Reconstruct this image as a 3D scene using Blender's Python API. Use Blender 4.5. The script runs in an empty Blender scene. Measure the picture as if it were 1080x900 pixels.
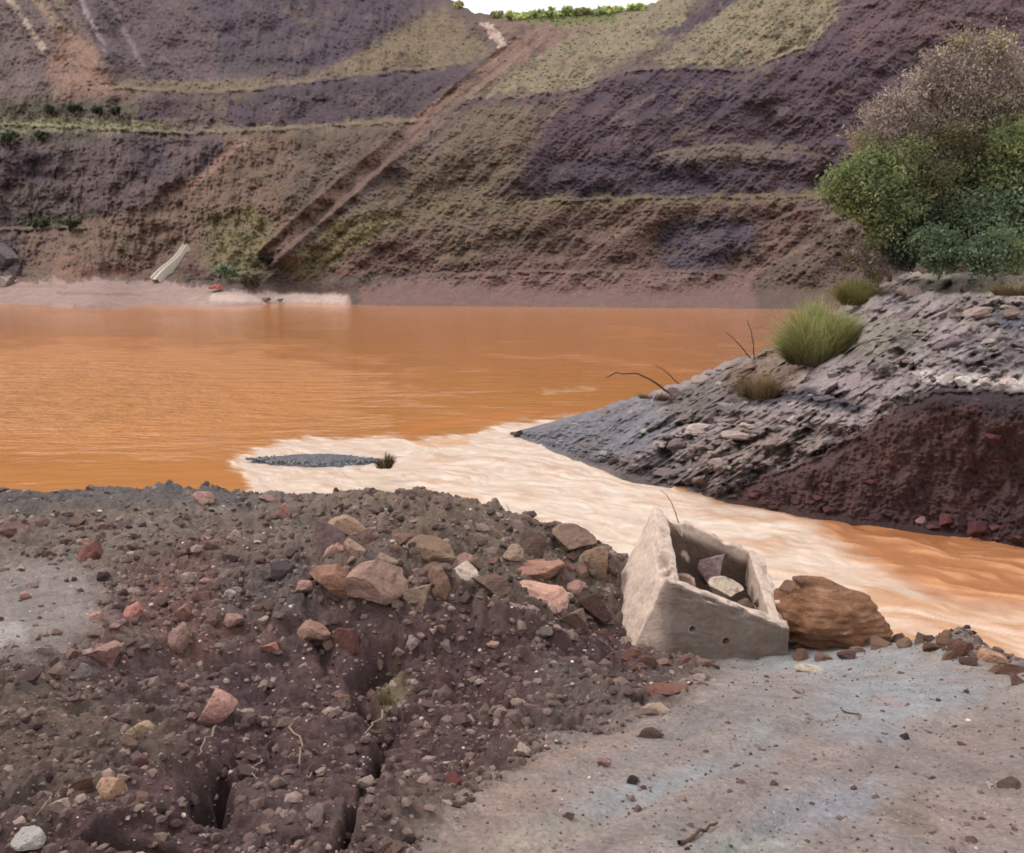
import bpy, bmesh, math, random
import numpy as np
from mathutils import Vector, Matrix, noise as mnoise

random.seed(7)
RNG = np.random.default_rng(11)
SC = bpy.context.scene
COL = SC.collection

# ------------------------------------------------------------------ camera
F, CX, CY = 950.0, 540.0, 450.0
TH = math.radians(9.9)
CAM = np.array([0.0, 0.0, 4.5])
ct, st = math.cos(TH), math.sin(TH)

def raydir(px, py):
    a = (np.asarray(px, float) - CX) / F
    b = (CY - np.asarray(py, float)) / F
    return a, ct + b * st, -st + b * ct

def at(px, py, d):
    """world point seen along the sight line (px,py) standing d metres ahead"""
    x, y, z = raydir(px, py)
    t = d / y
    return np.stack(np.broadcast_arrays(x * t, y * t, CAM[2] + z * t), -1)

def dep0(px, py, z=0.0):
    x, y, zz = raydir(px, py)
    return (z - CAM[2]) / zz * y

def proj(p):
    q = p - CAM
    zc = q[..., 1] * ct - q[..., 2] * st
    up = q[..., 1] * st + q[..., 2] * ct
    zc = np.where(zc < 0.05, 0.05, zc)
    return CX + F * q[..., 0] / zc, CY - F * up / zc

cam = bpy.data.cameras.new('camera'); camo = bpy.data.objects.new('camera', cam); COL.objects.link(camo)
camo.location = CAM; camo.rotation_euler = (math.pi / 2 - TH, 0, 0)
cam.sensor_fit = 'HORIZONTAL'; cam.sensor_width = 36; cam.lens = 36 * F / 1080
cam.clip_end = 3000; cam.clip_start = 0.05
SC.camera = camo

# ------------------------------------------------------------------ numeric helpers
def lin(c):
    c = np.asarray(c, float) / 255.0
    return np.where(c <= 0.04045, c / 12.92, ((c + 0.055) / 1.055) ** 2.4)

ALB = 0.92
def alb(c): return lin(c) * ALB

def _hash(xi, yi, seed):
    h = (xi.astype(np.int64) * 374761393 + yi.astype(np.int64) * 668265263 + seed * 974126177) & 0xffffffff
    h = ((h ^ (h >> 13)) * 1274126177) & 0xffffffff
    h = ((h ^ (h >> 16)) * 2246822519) & 0xffffffff
    return (h ^ (h >> 15)) / 4294967296.0

def gn(x, y, seed=0):
    xi = np.floor(x); yi = np.floor(y); fx = x - xi; fy = y - yi
    u = fx * fx * fx * (fx * (fx * 6 - 15) + 10); v = fy * fy * fy * (fy * (fy * 6 - 15) + 10)
    def g(i, j):
        a = _hash(xi + i, yi + j, seed) * 2 * math.pi
        return np.cos(a) * (fx - i) + np.sin(a) * (fy - j)
    return (g(0, 0) * (1 - u) + g(1, 0) * u) * (1 - v) + (g(0, 1) * (1 - u) + g(1, 1) * u) * v

def fbm(x, y, seed=0, o=4, gain=0.5, ridged=False):
    s = 0; a = 1.0; n = 0
    for k in range(o):
        t = gn(x * 2 ** k + 17.3 * k, y * 2 ** k - 9.1 * k, seed + k)
        if ridged: t = 0.5 - np.abs(t) * 2
        s = s + a * t; n += a; a *= gain
    return s / n * (1.0 if ridged else 1.6)

def worley(x, y, seed=0, ids=False):
    xi = np.floor(x); yi = np.floor(y)
    f1 = np.full(x.shape, 9.0); f2 = np.full(x.shape, 9.0); idd = np.zeros(x.shape)
    for i in (-1, 0, 1):
        for j in (-1, 0, 1):
            px = xi + i + _hash(xi + i, yi + j, seed); py = yi + j + _hash(xi + i, yi + j, seed + 31)
            d = np.hypot(px - x, py - y)
            m = d < f1
            f2 = np.where(m, f1, np.minimum(f2, d))
            if ids: idd = np.where(m, _hash(xi + i, yi + j, seed + 77), idd)
            f1 = np.where(m, d, f1)
    return (f1, f2, idd) if ids else (f1, f2)

def sst(x, a=0.0, b=1.0):
    t = np.clip((x - a) / (b - a), 0, 1); return t * t * (3 - 2 * t)

class RBF:
    def __init__(s, P, V, reg=0.0):
        P = np.asarray(P, float); V = np.asarray(V, float)
        if V.ndim == 1: V = V[:, None]
        s.sc = 1.0 / (np.ptp(P, axis=0).max()); s.P = P * s.sc; n = len(P)
        K = s.phi(np.linalg.norm(s.P[:, None] - s.P[None], axis=-1)) + reg * np.eye(n)
        Q = np.c_[np.ones(n), s.P]
        A = np.block([[K, Q], [Q.T, np.zeros((3, 3))]])
        s.w = np.linalg.solve(A, np.r_[V, np.zeros((3, V.shape[1]))])
    @staticmethod
    def phi(r): return np.where(r > 1e-9, r * r * np.log(np.maximum(r, 1e-9)), 0.0)
    def __call__(s, x, y):
        sh = np.shape(x); X = np.c_[np.ravel(x), np.ravel(y)] * s.sc
        out = np.empty((len(X), s.w.shape[1]))
        for i in range(0, len(X), 60000):
            c = X[i:i + 60000]
            r = np.sqrt((c[:, None, 0] - s.P[None, :, 0]) ** 2 + (c[:, None, 1] - s.P[None, :, 1]) ** 2)
            out[i:i + 60000] = s.phi(r) @ s.w[:len(s.P)] + np.c_[np.ones(len(c)), c] @ s.w[len(s.P):]
        return out.reshape(sh) if out.shape[1] == 1 else out.reshape(sh + (-1,))

def polysd(x, y, poly):
    """signed distance (positive inside) to a polygon"""
    P = np.asarray(poly, float); d = np.full(x.shape, 1e9); ins = np.zeros(x.shape, bool)
    for i in range(len(P)):
        a, b = P[i], P[(i + 1) % len(P)]
        e = b - a; L = e @ e + 1e-9
        t = np.clip(((x - a[0]) * e[0] + (y - a[1]) * e[1]) / L, 0, 1)
        d = np.minimum(d, np.hypot(x - a[0] - t * e[0], y - a[1] - t * e[1]))
        if a[1] != b[1]:
            c = ((a[1] > y) != (b[1] > y)) & (x < (b[0] - a[0]) * (y - a[1]) / (b[1] - a[1]) + a[0])
            ins ^= c
    return np.where(ins, d, -d)

def linesd(x, y, pts):
    P = np.asarray(pts, float); d = np.full(x.shape, 1e9)
    for a, b in zip(P[:-1], P[1:]):
        e = b - a; L = e @ e + 1e-9
        t = np.clip(((x - a[0]) * e[0] + (y - a[1]) * e[1]) / L, 0, 1)
        d = np.minimum(d, np.hypot(x - a[0] - t * e[0], y - a[1] - t * e[1]))
    return d

class Paint:
    """colour map of what the ground is made of: regions with uneven, noisy borders"""
    def __init__(s, x, y, base, wob=8.0, wsc=25.0, seed=3):
        s.x0, s.y0 = x, y
        s.x = x + wob * fbm(x / wsc, y / wsc, seed, 4, 0.6) * 1.5
        s.y = y + wob * fbm(x / wsc, y / wsc, seed + 50, 4, 0.6) * 1.0
        s.c = np.empty(x.shape + (3,)); s.c[:] = alb(base)
    def mix(s, w, col, amt=1.0):
        w = (np.clip(w, 0, 1) * amt)[..., None]; s.c = s.c * (1 - w) + alb(col) * w
    def poly(s, pts, col, soft=8, amt=1.0):
        P = np.asarray(pts, float); lo = P.min(0) - 40; hi = P.max(0) + 40
        m = (s.x0 > lo[0]) & (s.x0 < hi[0]) & (s.y0 > lo[1]) & (s.y0 < hi[1])
        if not m.any(): return
        w = np.zeros(s.x.shape); w[m] = sst(polysd(s.x[m], s.y[m], pts), -soft / 2, soft / 2)
        s.mix(w, col, amt); return w
    def line(s, pts, wd, col, soft=3, amt=1.0):
        P = np.asarray(pts, float); lo = P.min(0) - 60; hi = P.max(0) + 60
        m = (s.x0 > lo[0]) & (s.x0 < hi[0]) & (s.y0 > lo[1]) & (s.y0 < hi[1])
        if not m.any(): return
        w = np.zeros(s.x.shape); lx = s.x0 + .3 * (s.x - s.x0); ly = s.y0 + .3 * (s.y - s.y0); w[m] = 1 - sst(linesd(lx[m], ly[m], pts), wd / 2 - soft / 2, wd / 2 + soft / 2)
        s.mix(w, col, amt)
    def spot(s, cx, cy, rx, ry, col, amt=1.0):
        r = np.hypot((s.x - cx) / rx, (s.y - cy) / ry); s.mix(1 - sst(r, 0.4, 1.1), col, amt)

# ------------------------------------------------------------------ mesh helpers
def mesh_from(name, V, Fq, cols=None, smooth=True):
    me = bpy.data.meshes.new(name)
    V = np.ascontiguousarray(V, np.float32).reshape(-1, 3)
    Fq = np.ascontiguousarray(Fq, np.int32); n, k = Fq.shape
    me.vertices.add(len(V)); me.vertices.foreach_set('co', V.ravel())
    me.loops.add(n * k); me.loops.foreach_set('vertex_index', Fq.ravel())
    me.polygons.add(n); me.polygons.foreach_set('loop_start', np.arange(0, n * k, k, dtype=np.int32))
    me.polygons.foreach_set('use_smooth', np.full(n, smooth))
    me.update(calc_edges=True)
    if cols is not None:
        a = me.color_attributes.new('tint', 'FLOAT_COLOR', 'POINT')
        C = np.ones((len(V), 4), np.float32); C[:, :3] = cols.reshape(-1, 3)
        a.data.foreach_set('color', C.ravel())
    return me

def gridfaces(nr, nc):
    i = np.arange(nr * nc).reshape(nr, nc)
    return np.stack([i[:-1, :-1], i[:-1, 1:], i[1:, 1:], i[1:, :-1]], -1).reshape(-1, 4)

def link(name, me, mat, parent=None, **props):
    o = bpy.data.objects.new(name, me); COL.objects.link(o)
    if mat is not None and len(me.materials) == 0: me.materials.append(mat)
    if parent is not None: o.parent = parent
    for k, v in props.items(): o[k] = v
    return o

def empty(name, loc, **props):
    o = bpy.data.objects.new(name, None); COL.objects.link(o); o.location = loc
    o.empty_display_size = 0.1
    for k, v in props.items(): o[k] = v
    return o

# ------------------------------------------------------------------ materials
def mat_base(name, rough=0.9, spec=0.3):
    m = bpy.data.materials.new(name); m.use_nodes = True
    nt = m.node_tree; b = nt.nodes['Principled BSDF']
    b.inputs['Roughness'].default_value = rough; b.inputs['Specular IOR Level'].default_value = spec
    return m, nt, b

def tex_noise(nt, scale, detail=6, rough=0.6, vec=None):
    n = nt.nodes.new('ShaderNodeTexNoise'); n.inputs['Scale'].default_value = scale
    n.inputs['Detail'].default_value = detail; n.inputs['Roughness'].default_value = rough
    if vec is not None: nt.links.new(vec, n.inputs['Vector'])
    return n

def coords(nt, kind='Object', scale=None):
    t = nt.nodes.new('ShaderNodeTexCoord')
    if scale is None: return t.outputs[kind]
    mp = nt.nodes.new('ShaderNodeMapping'); mp.inputs['Scale'].default_value = scale
    nt.links.new(t.outputs[kind], mp.inputs['Vector']); return mp.outputs['Vector']

def vary(nt, colsock, noises, lo=0.7, hi=1.3):
    """multiply a colour by a noise-driven gain"""
    for n in noises:
        r = nt.nodes.new('ShaderNodeMapRange'); r.inputs['From Min'].default_value = 0.25; r.inputs['From Max'].default_value = 0.75
        r.inputs['To Min'].default_value = lo; r.inputs['To Max'].default_value = hi
        nt.links.new(n.outputs['Fac'], r.inputs['Value'])
        mx = nt.nodes.new('ShaderNodeVectorMath'); mx.operation = 'SCALE'
        nt.links.new(colsock, mx.inputs[0]); nt.links.new(r.outputs['Result'], mx.inputs['Scale'])
        colsock = mx.outputs['Vector']
    return colsock

def bump(nt, b, sock, strength, dist):
    n = nt.nodes.new('ShaderNodeBump'); n.inputs['Strength'].default_value = strength; n.inputs['Distance'].default_value = dist
    nt.links.new(sock, n.inputs['Height']); nt.links.new(n.outputs['Normal'], b.inputs['Normal']); return n

def attr(nt, name='tint'):
    a = nt.nodes.new('ShaderNodeAttribute'); a.attribute_name = name; return a.outputs['Color']

def mat_terrain(name, scales, lo, hi, bscale, bstr, bdist, rough=0.92, spec=0.2):
    m, nt, b = mat_base(name, rough, spec); v = coords(nt)
    c = vary(nt, attr(nt), [tex_noise(nt, s, 6, 0.65, v) for s in scales], lo, hi)
    nt.links.new(c, b.inputs['Base Color'])
    bump(nt, b, tex_noise(nt, bscale, 8, 0.7, v).outputs['Fac'], bstr, bdist)
    return m

M_far = mat_terrain('quarry slope earth', (0.6, 2.5), 0.86, 1.14, 1.2, 0.9, 0.9)
M_bank = mat_terrain('shale rubble', (2.5, 14), 0.78, 1.22, 7, 0.9, 0.12)
M_soil = mat_terrain('loose soil', (5, 40), 0.74, 1.26, 45, 0.9, 0.02)
def wetten(m):
    nt = m.node_tree; b = nt.nodes['Principled BSDF']; a = nt.nodes.new('ShaderNodeAttribute'); a.attribute_name = 'wet'
    for sock, lo, hi in (('Roughness', .92, .42), ('Specular IOR Level', .2, .5)):
        r = nt.nodes.new('ShaderNodeMapRange'); r.inputs['To Min'].default_value = lo; r.inputs['To Max'].default_value = hi
        nt.links.new(a.outputs['Fac'], r.inputs['Value']); nt.links.new(r.outputs['Result'], b.inputs[sock])
wetten(M_soil)

def mat_rock():
    m, nt, b = mat_base('stone', 0.85, 0.3); v = coords(nt)
    oi = nt.nodes.new('ShaderNodeObjectInfo')
    c = vary(nt, oi.outputs['Color'], [tex_noise(nt, 1.7, 6, 0.65, v), tex_noise(nt, 9, 5, 0.65, v)], 0.72, 1.24)
    n = tex_noise(nt, 2.3, 5, 0.7, v)
    r = nt.nodes.new('ShaderNodeMapRange'); r.inputs['From Min'].default_value = 0.52; r.inputs['From Max'].default_value = 0.68
    r.inputs['To Max'].default_value = 0.75
    nt.links.new(n.outputs['Fac'], r.inputs['Value'])
    mx = nt.nodes.new('ShaderNodeMix'); mx.data_type = 'RGBA'
    mx.inputs[7].default_value = (*alb((96, 78, 72)), 1)      # clinging soil
    nt.links.new(r.outputs['Result'], mx.inputs[0]); nt.links.new(c, mx.inputs[6])
    nt.links.new(mx.outputs[2], b.inputs['Base Color'])
    bump(nt, b, tex_noise(nt, 6, 8, 0.7, v).outputs['Fac'], 0.8, 0.12)
    return m
M_rock = mat_rock()

def mat_tint(name, rough=0.8, spec=0.2, lo=0.85, hi=1.15, sc=8, trans=0.0):
    m, nt, b = mat_base(name, rough, spec); v = coords(nt)
    c = vary(nt, attr(nt), [tex_noise(nt, sc, 3, 0.6, v)], lo, hi)
    nt.links.new(c, b.inputs['Base Color'])
    if trans > 0:
        t = nt.nodes.new('ShaderNodeBsdfTranslucent'); nt.links.new(c, t.inputs['Color'])
        mx = nt.nodes.new('ShaderNodeMixShader'); mx.inputs[0].default_value = trans
        nt.links.new(b.outputs[0], mx.inputs[1]); nt.links.new(t.outputs[0], mx.inputs[2])
        nt.links.new(mx.outputs[0], nt.nodes['Material Output'].inputs['Surface'])
    return m
M_leaf = mat_tint('leaves', 0.7, 0.12, trans=0.5)
M_grass = mat_tint('grass blades', 0.75, 0.15, trans=0.2)
M_pebble = mat_tint('pebbles', 0.9, 0.2, 0.75, 1.25, 30)

def mat_plain(name, col, rough=0.85, sc=12, lo=0.75, hi=1.2, bs=0.4, bd=0.02):
    m, nt, b = mat_base(name, rough, 0.25); v = coords(nt)
    rgb = nt.nodes.new('ShaderNodeRGB'); rgb.outputs[0].default_value = (*alb(col), 1)
    nt.links.new(vary(nt, rgb.outputs[0], [tex_noise(nt, sc, 5, 0.6, v)], lo, hi), b.inputs['Base Color'])
    bump(nt, b, tex_noise(nt, sc * 2, 5, 0.6, v).outputs['Fac'], bs, bd); return m
M_bark = mat_plain('bark', (132, 110, 100), 0.9, 9)
M_twig = mat_plain('dry wood', (148, 128, 112), 0.9, 30)
M_twigd = mat_plain('dark dry wood', (96, 70, 56), 0.9, 30)
M_red = mat_plain('red cloth', (168, 100, 90), 0.8, 2)
M_chute = mat_plain('pale concrete', (214, 206, 190), 0.85, 3, 0.8, 1.1)

def mat_concrete():
    m, nt, b = mat_base('stained concrete', 0.88, 0.25); v = coords(nt)
    c = vary(nt, attr(nt), [tex_noise(nt, 3.5, 6, 0.7, v), tex_noise(nt, 22, 4, 0.65, v)], 0.83, 1.14)
    vs = coords(nt, 'Object', (5, 5, 1.2))
    n = tex_noise(nt, 1.6, 6, 0.7, vs)
    r = nt.nodes.new('ShaderNodeMapRange'); r.inputs['From Min'].default_value = 0.5; r.inputs['From Max'].default_value = 0.72
    r.inputs['To Max'].default_value = 0.62; nt.links.new(n.outputs['Fac'], r.inputs['Value'])
    mx = nt.nodes.new('ShaderNodeMix'); mx.data_type = 'RGBA'; mx.inputs[7].default_value = (*alb((128, 100, 80)), 1)
    nt.links.new(r.outputs['Result'], mx.inputs[0]); nt.links.new(c, mx.inputs[6])
    nt.links.new(mx.outputs[2], b.inputs['Base Color'])
    bump(nt, b, tex_noise(nt, 18, 8, 0.7, v).outputs['Fac'], 0.7, 0.02); return m
M_conc = mat_concrete()

def mat_water(name, rough, spec, sc, strength, dist, chop=False):
    m, nt, b = mat_base(name, rough, spec)
    b.inputs['IOR'].default_value = 1.33
    v = coords(nt, 'Object', sc)
    n1 = tex_noise(nt, 1.0, 4, 0.6, v)
    nt.links.new(vary(nt, attr(nt), [tex_noise(nt, 0.6, 4, 0.6, v)], 0.93, 1.07), b.inputs['Base Color'])
    bp = bump(nt, b, n1.outputs['Fac'], strength, dist)
    if chop:
        a2 = nt.nodes.new('ShaderNodeAttribute'); a2.attribute_name = 'chop'; r2_ = nt.nodes.new('ShaderNodeMapRange'); r2_.inputs['To Min'].default_value = .10; r2_.inputs['To Max'].default_value = .38
        nt.links.new(a2.outputs['Fac'], r2_.inputs['Value']); nt.links.new(r2_.outputs['Result'], b.inputs['Roughness'])
        at_ = nt.nodes.new('ShaderNodeAttribute'); at_.attribute_name = 'chop'; nt.links.new(at_.outputs['Fac'], bp.inputs['Strength'])
    return m
M_lake = mat_water('ochre lake water', 0.14, 0.5, (0.55, 1.3, 1), 1.0, 1.3, True)
M_stream = mat_water('foaming water', 0.30, 0.35, (3, 3, 1), 0.6, 0.04)

# ------------------------------------------------------------------ far quarry slopes
def curve(pts):
    P = np.asarray(pts, float); return lambda x: np.interp(x, P[:, 0], P[:, 1])

WL = curve([(-260, 333), (0, 330.5), (100, 328), (250, 323), (365, 321.5), (400, 322.5), (790, 326), (900, 326), (1340, 326)])
TOPC = curve([(-260, -190), (300, -150), (420, -60), (452, -10), (478, 1), (498, 13), (520, 16), (560, 12), (600, 11), (650, 10),
              (690, 3), (715, -6), (760, -35), (850, -80), (1000, -120), (1340, -140)])
far_ctrl = []
for px in (-260, -80, 100, 230): far_ctrl.append((px, WL(px), dep0(px, WL(px))))
for px in (380, 500, 650, 790, 950, 1340): far_ctrl.append((px, WL(px), dep0(px, WL(px))))
far_ctrl += [(-260, 296, 138), (0, 296, 138), (150, 293, 138), (300, 300, 128),
             (-260, 240, 152), (0, 240, 152), (150, 240, 148), (250, 240, 138), (-260, 140, 168), (0, 140, 168), (200, 145, 165), (330, 140, 160),
             (-260, 95, 185), (0, 100, 185), (200, 95, 184), (400, 85, 184), (-260, -190, 270), (0, -60, 235), (200, -60, 240), (400, -40, 245), (-100, 20, 208), (200, 20, 212), (400, 20, 215),
             (290, 262, 124), (400, 160, 152), (470, 100, 175), (520, 50, 205), (510, 16, 225),
             (450, 285, 121), (600, 285, 120), (780, 285, 118), (450, 210, 138), (600, 210, 134), (800, 210, 130), (1000, 210, 126), (1340, 210, 122),
             (560, 110, 160), (640, 90, 164), (720, 72, 165), (600, 50, 188), (690, 30, 190), (600, 12, 224), (680, 6, 222),
             (800, 150, 143), (800, 72, 158), (860, 45, 162), (900, 0, 175), (1000, 100, 143), (1000, 0, 164), (850, -80, 210), (1000, -120, 210), (1340, -140, 205), (1340, 50, 150)]
FARB = RBF([c[:2] for c in far_ctrl], [c[2] for c in far_ctrl], 1e-4)
benches = [  # edge line, range, tread depth
    ([(-260, 241), (90, 240), (130, 240)], (-400, 95), 7),
    ([(-260, 128), (0, 129), (100, 134), (200, 140), (330, 133), (430, 128), (480, 121)], (-400, 470), 10),
    ([(100, 94), (130, 92), (200, 96), (235, 98), (300, 88), (400, 77), (480, 67), (510, 60)], (115, 495), 8),
    ([(490, 104), (560, 99), (620, 91), (650, 74), (700, 71), (790, 73), (850, 47), (880, 10), (920, 3), (1000, -30), (1340, -100)], (500, 2000), 6),
    ([(540, 214), (650, 209), (800, 206), (880, 208), (1000, 215), (1340, 215)], (560, 2000), 4.5),
    ([(680, 166), (760, 153), (880, 166)], (690, 870), 3),
    ([(680, 45), (690, 36), (740, 28), (765, 0), (800, -30)], (695, 800), 5),
    ([(380, 302), (450, 289), (600, 286), (800, 288)], (400, 800), 2.0),
    ([(780, 255), (830, 225), (900, 212), (1000, 240)], (800, 2000), 3.0)]

def far_depth(px, py):
    wx = px + 6 * fbm(px / 40, py / 40, 5); wy = py + 5 * fbm(px / 28, py / 28, 6, 5, 0.6)
    D = FARB(px, py)
    for pts, (a, b), w in benches:
        f = sst(px, a - 25, a + 25) * (1 - sst(px, b - 25, b + 25))
        e_ = curve(pts)(wx) - wy
        D = D + w * sst(e_, -1.5, 2.5) * f + 0.16 * w * np.exp(-((e_ + 4) / 3.2) ** 2) * f      # lip hangs over a hollow
    tr = linesd(px + .15 * (wx - px), py, [(545, 48), (480, 101), (400, 168), (330, 228), (282, 270)])
    return D + 1.6 * (1 - sst(tr, 4, 9)) - 1.2 * np.exp(-((tr - 11) / 2.5) ** 2)

nr, nc = 440, 1440
pxs = np.linspace(-260, 1340, nc); tt = np.linspace(0, 1, nr)
PX = np.broadcast_to(pxs, (nr, nc)).copy()
bot = WL(pxs) + 2.5; PY = bot + (TOPC(pxs) + 2.5 * gn(pxs / 7, pxs * 0, 9) + 1.5 * gn(pxs / 2.5, pxs * 0, 19) - bot) * tt[:, None]
D = far_depth(PX, PY)
right = sst(PX - (430 - (PY - 60) * 0.75), -60, 60)                # which way the gullies run
upl = sst(PX, 330, 120) if False else (1 - sst(PX, 150, 330)) * (1 - sst(PY, 80, 105))
qr = PX + PY * 1.05; sr = PX - PY
ql = PX * 1.0 - PY * 0.9; sl = PX + PY
g_r = fbm(qr / 11, sr / 75, 21, 4, 0.6); g_l = fbm(ql / 12, sl / 90, 22, 4, 0.6); g_v = fbm(PX / 12, PY / 26, 23, 4, 0.6)
g_i = fbm(PX / 16, PY / 13, 27, 5, 0.65)
g_big = fbm(qr / 30, sr / 150, 28, 3, .55, True) * right + fbm(ql / 26, sl / 150, 29, 3, .55, True) * upl
gul = 0.7 * g_big + 0.25 * (g_r * right + g_l * upl) + g_v * np.clip(1 - right - upl, 0, 1) + 0.5 * g_i
fine = fbm(PX / 4.5, PY / 3.2, 24, 4, 0.7)
amp = sst(WL(PX) - PY, 4, 40) * (1 - 0.85 * sst(20 - (PY - TOPC(PX)), 0, 20))
beachm = sst(polysd(PX, PY, [(-260, 297), (60, 295), (170, 295), (230, 305), (370, 308), (370, 324), (-260, 336)]), -3, 3)
amp = amp * (1 - 0.985 * beachm)
D = D + amp * (gul * 2.6 + 5.0 * fbm(PX / 60, PY / 45, 25, 3) + fine * 1.0)
V = at(PX, PY, D)
FAR_D = D

P = Paint(PX, PY, (104, 92, 86), 8, 30, 40)
P.x = P.x + 9 * fbm(PX / 7, PY / 6, 44, 3, .7); P.y = P.y + 7 * fbm(PX / 7, PY / 6, 45, 3, .7)
P.poly([(-260, -200), (475, -200), (470, 60), (430, 75), (300, 86), (200, 93), (100, 93), (-260, 104)], (99, 88, 92), 6)
P.poly([(-260, -200), (40, -200), (70, 30), (70, 100), (-260, 108)], (112, 101, 99), 20)
P.poly([(205, -200), (440, -100), (436, 20), (400, 48), (340, 74), (250, 70), (212, 30)], (85, 77, 87), 18)
P.poly([(225, 55), (300, 40), (310, 70), (240, 78)], (78, 78, 80), 14, 0.7)
P.poly([(55, 22), (75, 25), (100, 48), (118, 80), (135, 98), (60, 104), (52, 70)], (152, 124, 108), 18, .85)
P.poly([(20, -30), (60, -30), (80, 30), (60, 40)], (135, 121, 104), 10, 0.8)
for pts, w, c in [([(5, -8), (25, 20), (44, 50)], 5, (172, 158, 142)), ([(32, -5), (60, 28)], 5, (150, 134, 112)), ([(82, -8), (96, 25), (112, 52)], 4, (146, 136, 142)),
                  ([(112, -10), (130, 30), (152, 72)], 3, (128, 118, 124)), ([(75, -8), (100, 40), (140, 75)], 3, (84, 74, 80)), ([(45, -8), (80, 35)], 3, (88, 76, 76)), ([(98, -8), (130, 50)], 3, (80, 72, 80))]:
    P.line(pts, w + 1.5, c, 4, 0.95)
P.poly([(330, 82), (430, 25), (470, 8), (500, 38), (515, 55), (490, 66), (400, 76), (300, 86), (170, 93)], (125, 114, 93), 10)
P.poly([(120, 86), (340, 82), (340, 90), (230, 98), (120, 97)], (124, 114, 94), 6, 0.9)
P.poly([(240, 108), (300, 90), (400, 79), (480, 69), (500, 75), (470, 105), (440, 122), (330, 130), (240, 136)], (80, 71, 80), 5)
P.poly([(152, 100), (203, 100), (203, 125), (142, 125)], (82, 69, 73), 5)
P.poly([(-260, 102), (40, 104), (140, 110), (142, 126), (0, 130), (-260, 130)], (90, 88, 74), 7)
P.poly([(-260, 126), (0, 128), (60, 123), (140, 128), (200, 134), (190, 139), (100, 138), (0, 140), (-260, 142)], (134, 136, 106), 4)
P.poly([(200, 134), (330, 130), (440, 124), (436, 130), (330, 138), (220, 142)], (128, 118, 98), 4)
P.poly([(-260, 141), (0, 140), (150, 141), (230, 147), (250, 160), (200, 195), (120, 235), (0, 238), (-260, 238)], (97, 86, 86), 6)
P.poly([(0, 140), (110, 141), (105, 150), (0, 150)], (80, 80, 70), 6)
P.poly([(130, 142), (190, 144), (175, 195), (140, 185)], (82, 74, 80), 16)
P.poly([(0, 160), (60, 165), (60, 200), (0, 190)], (86, 76, 82), 16)
P.poly([(20, 228), (110, 226), (110, 240), (20, 240)], (92, 94, 74), 6)
P.poly([(240, 142), (330, 135), (440, 126), (470, 108), (400, 170), (340, 230), (280, 270), (200, 265), (60, 278), (150, 220), (235, 172)], (117, 100, 85), 8)
P.poly([(310, 140), (420, 130), (380, 180), (330, 225), (290, 215), (320, 180)], (102, 91, 79), 16)
P.poly([(-260, 242), (60, 242), (200, 205), (290, 195), (280, 265), (180, 292), (-260, 298)], (122, 103, 90), 8)
P.poly([(-260, 245), (18, 246), (28, 290), (-260, 298)], (94, 86, 88), 8)
P.line([(258, 148), (232, 170), (203, 196)], 7, (164, 134, 120), 6, .85)
P.line([(203, 196), (140, 226), (66, 278)], 5, (134, 112, 95), 4, 0.8)
P.line([(210, 200), (150, 228)], 4, (92, 84, 72), 4, 0.8)
P.poly([(60, 262), (120, 285), (60, 294)], (146, 114, 98), 10, 0.6)
P.poly([(85, 284), (110, 277), (148, 284), (148, 290), (85, 291)], (104, 74, 64), 4)
P.poly([(175, 285), (205, 277), (225, 285), (220, 292)], (92, 70, 64), 4)
P.poly([(214, 226), (272, 212), (288, 250), (275, 288), (238, 294), (212, 268)], (126, 122, 88), 16, 0.8)
P.poly([(480, 101), (600, 95), (700, 75), (860, 50), (920, 5), (1340, -140), (1340, 332), (800, 332), (380, 327), (286, 284), (350, 215), (440, 140)], (101, 89, 85), 8)
P.poly([(500, 95), (545, 50), (520, 14), (600, 8), (690, 0), (740, -25), (720, 30), (690, 50), (640, 70), (615, 92), (560, 100), (490, 106)], (140, 133, 108), 12, .9)
P.poly([(508, 18), (600, 30), (640, 26), (560, 62), (520, 88), (500, 90), (540, 48)], (128, 108, 97), 8)
P.poly([(540, 12), (600, 6), (660, 6), (650, 22), (560, 27)], (112, 118, 78), 6)
P.poly([(695, 38), (748, 3), (800, -22), (765, 10), (728, 36)], (78, 69, 78), 4)
P.poly([(688, 62), (760, 15), (830, -25), (920, -25), (908, 5), (862, 40), (822, 62), (762, 71), (700, 70)], (144, 137, 112), 8, .92)
P.poly([(560, 135), (620, 96), (660, 76), (720, 75), (800, 74), (855, 51), (885, 14), (1000, -40), (1340, -140), (1340, 200), (880, 206), (800, 202), (700, 206), (580, 210), (545, 200), (560, 165)], (85, 72, 82), 6)
P.poly([(560, 165), (700, 165), (800, 180), (760, 206), (580, 210)], (76, 69, 80), 12)
P.poly([(650, 85), (780, 78), (800, 130), (680, 140)], (78, 68, 80), 18)
P.poly([(880, -40), (1340, -140), (1340, 40), (1000, 60), (890, 60)], (97, 80, 86), 14)
P.poly([(690, 160), (760, 149), (850, 153), (830, 167), (700, 172)], (110, 101, 93), 7)
P.poly([(300, 275), (400, 200), (500, 112), (572, 110), (562, 150), (530, 200), (480, 220)], (109, 98, 83), 10)
P.poly([(480, 104), (600, 100), (560, 112), (480, 112)], (90, 78, 80), 5)
P.poly([(360, 230), (480, 207), (700, 207), (880, 201), (880, 214), (700, 217), (500, 232), (380, 262)], (115, 104, 83), 6)
P.poly([(290, 285), (350, 235), (420, 225), (380, 275), (330, 300)], (122, 116, 78), 14, 0.7)
P.poly([(330, 292), (400, 250), (520, 228), (700, 217), (830, 215), (900, 225), (900, 290), (600, 288)], (111, 90, 82), 8)
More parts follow.
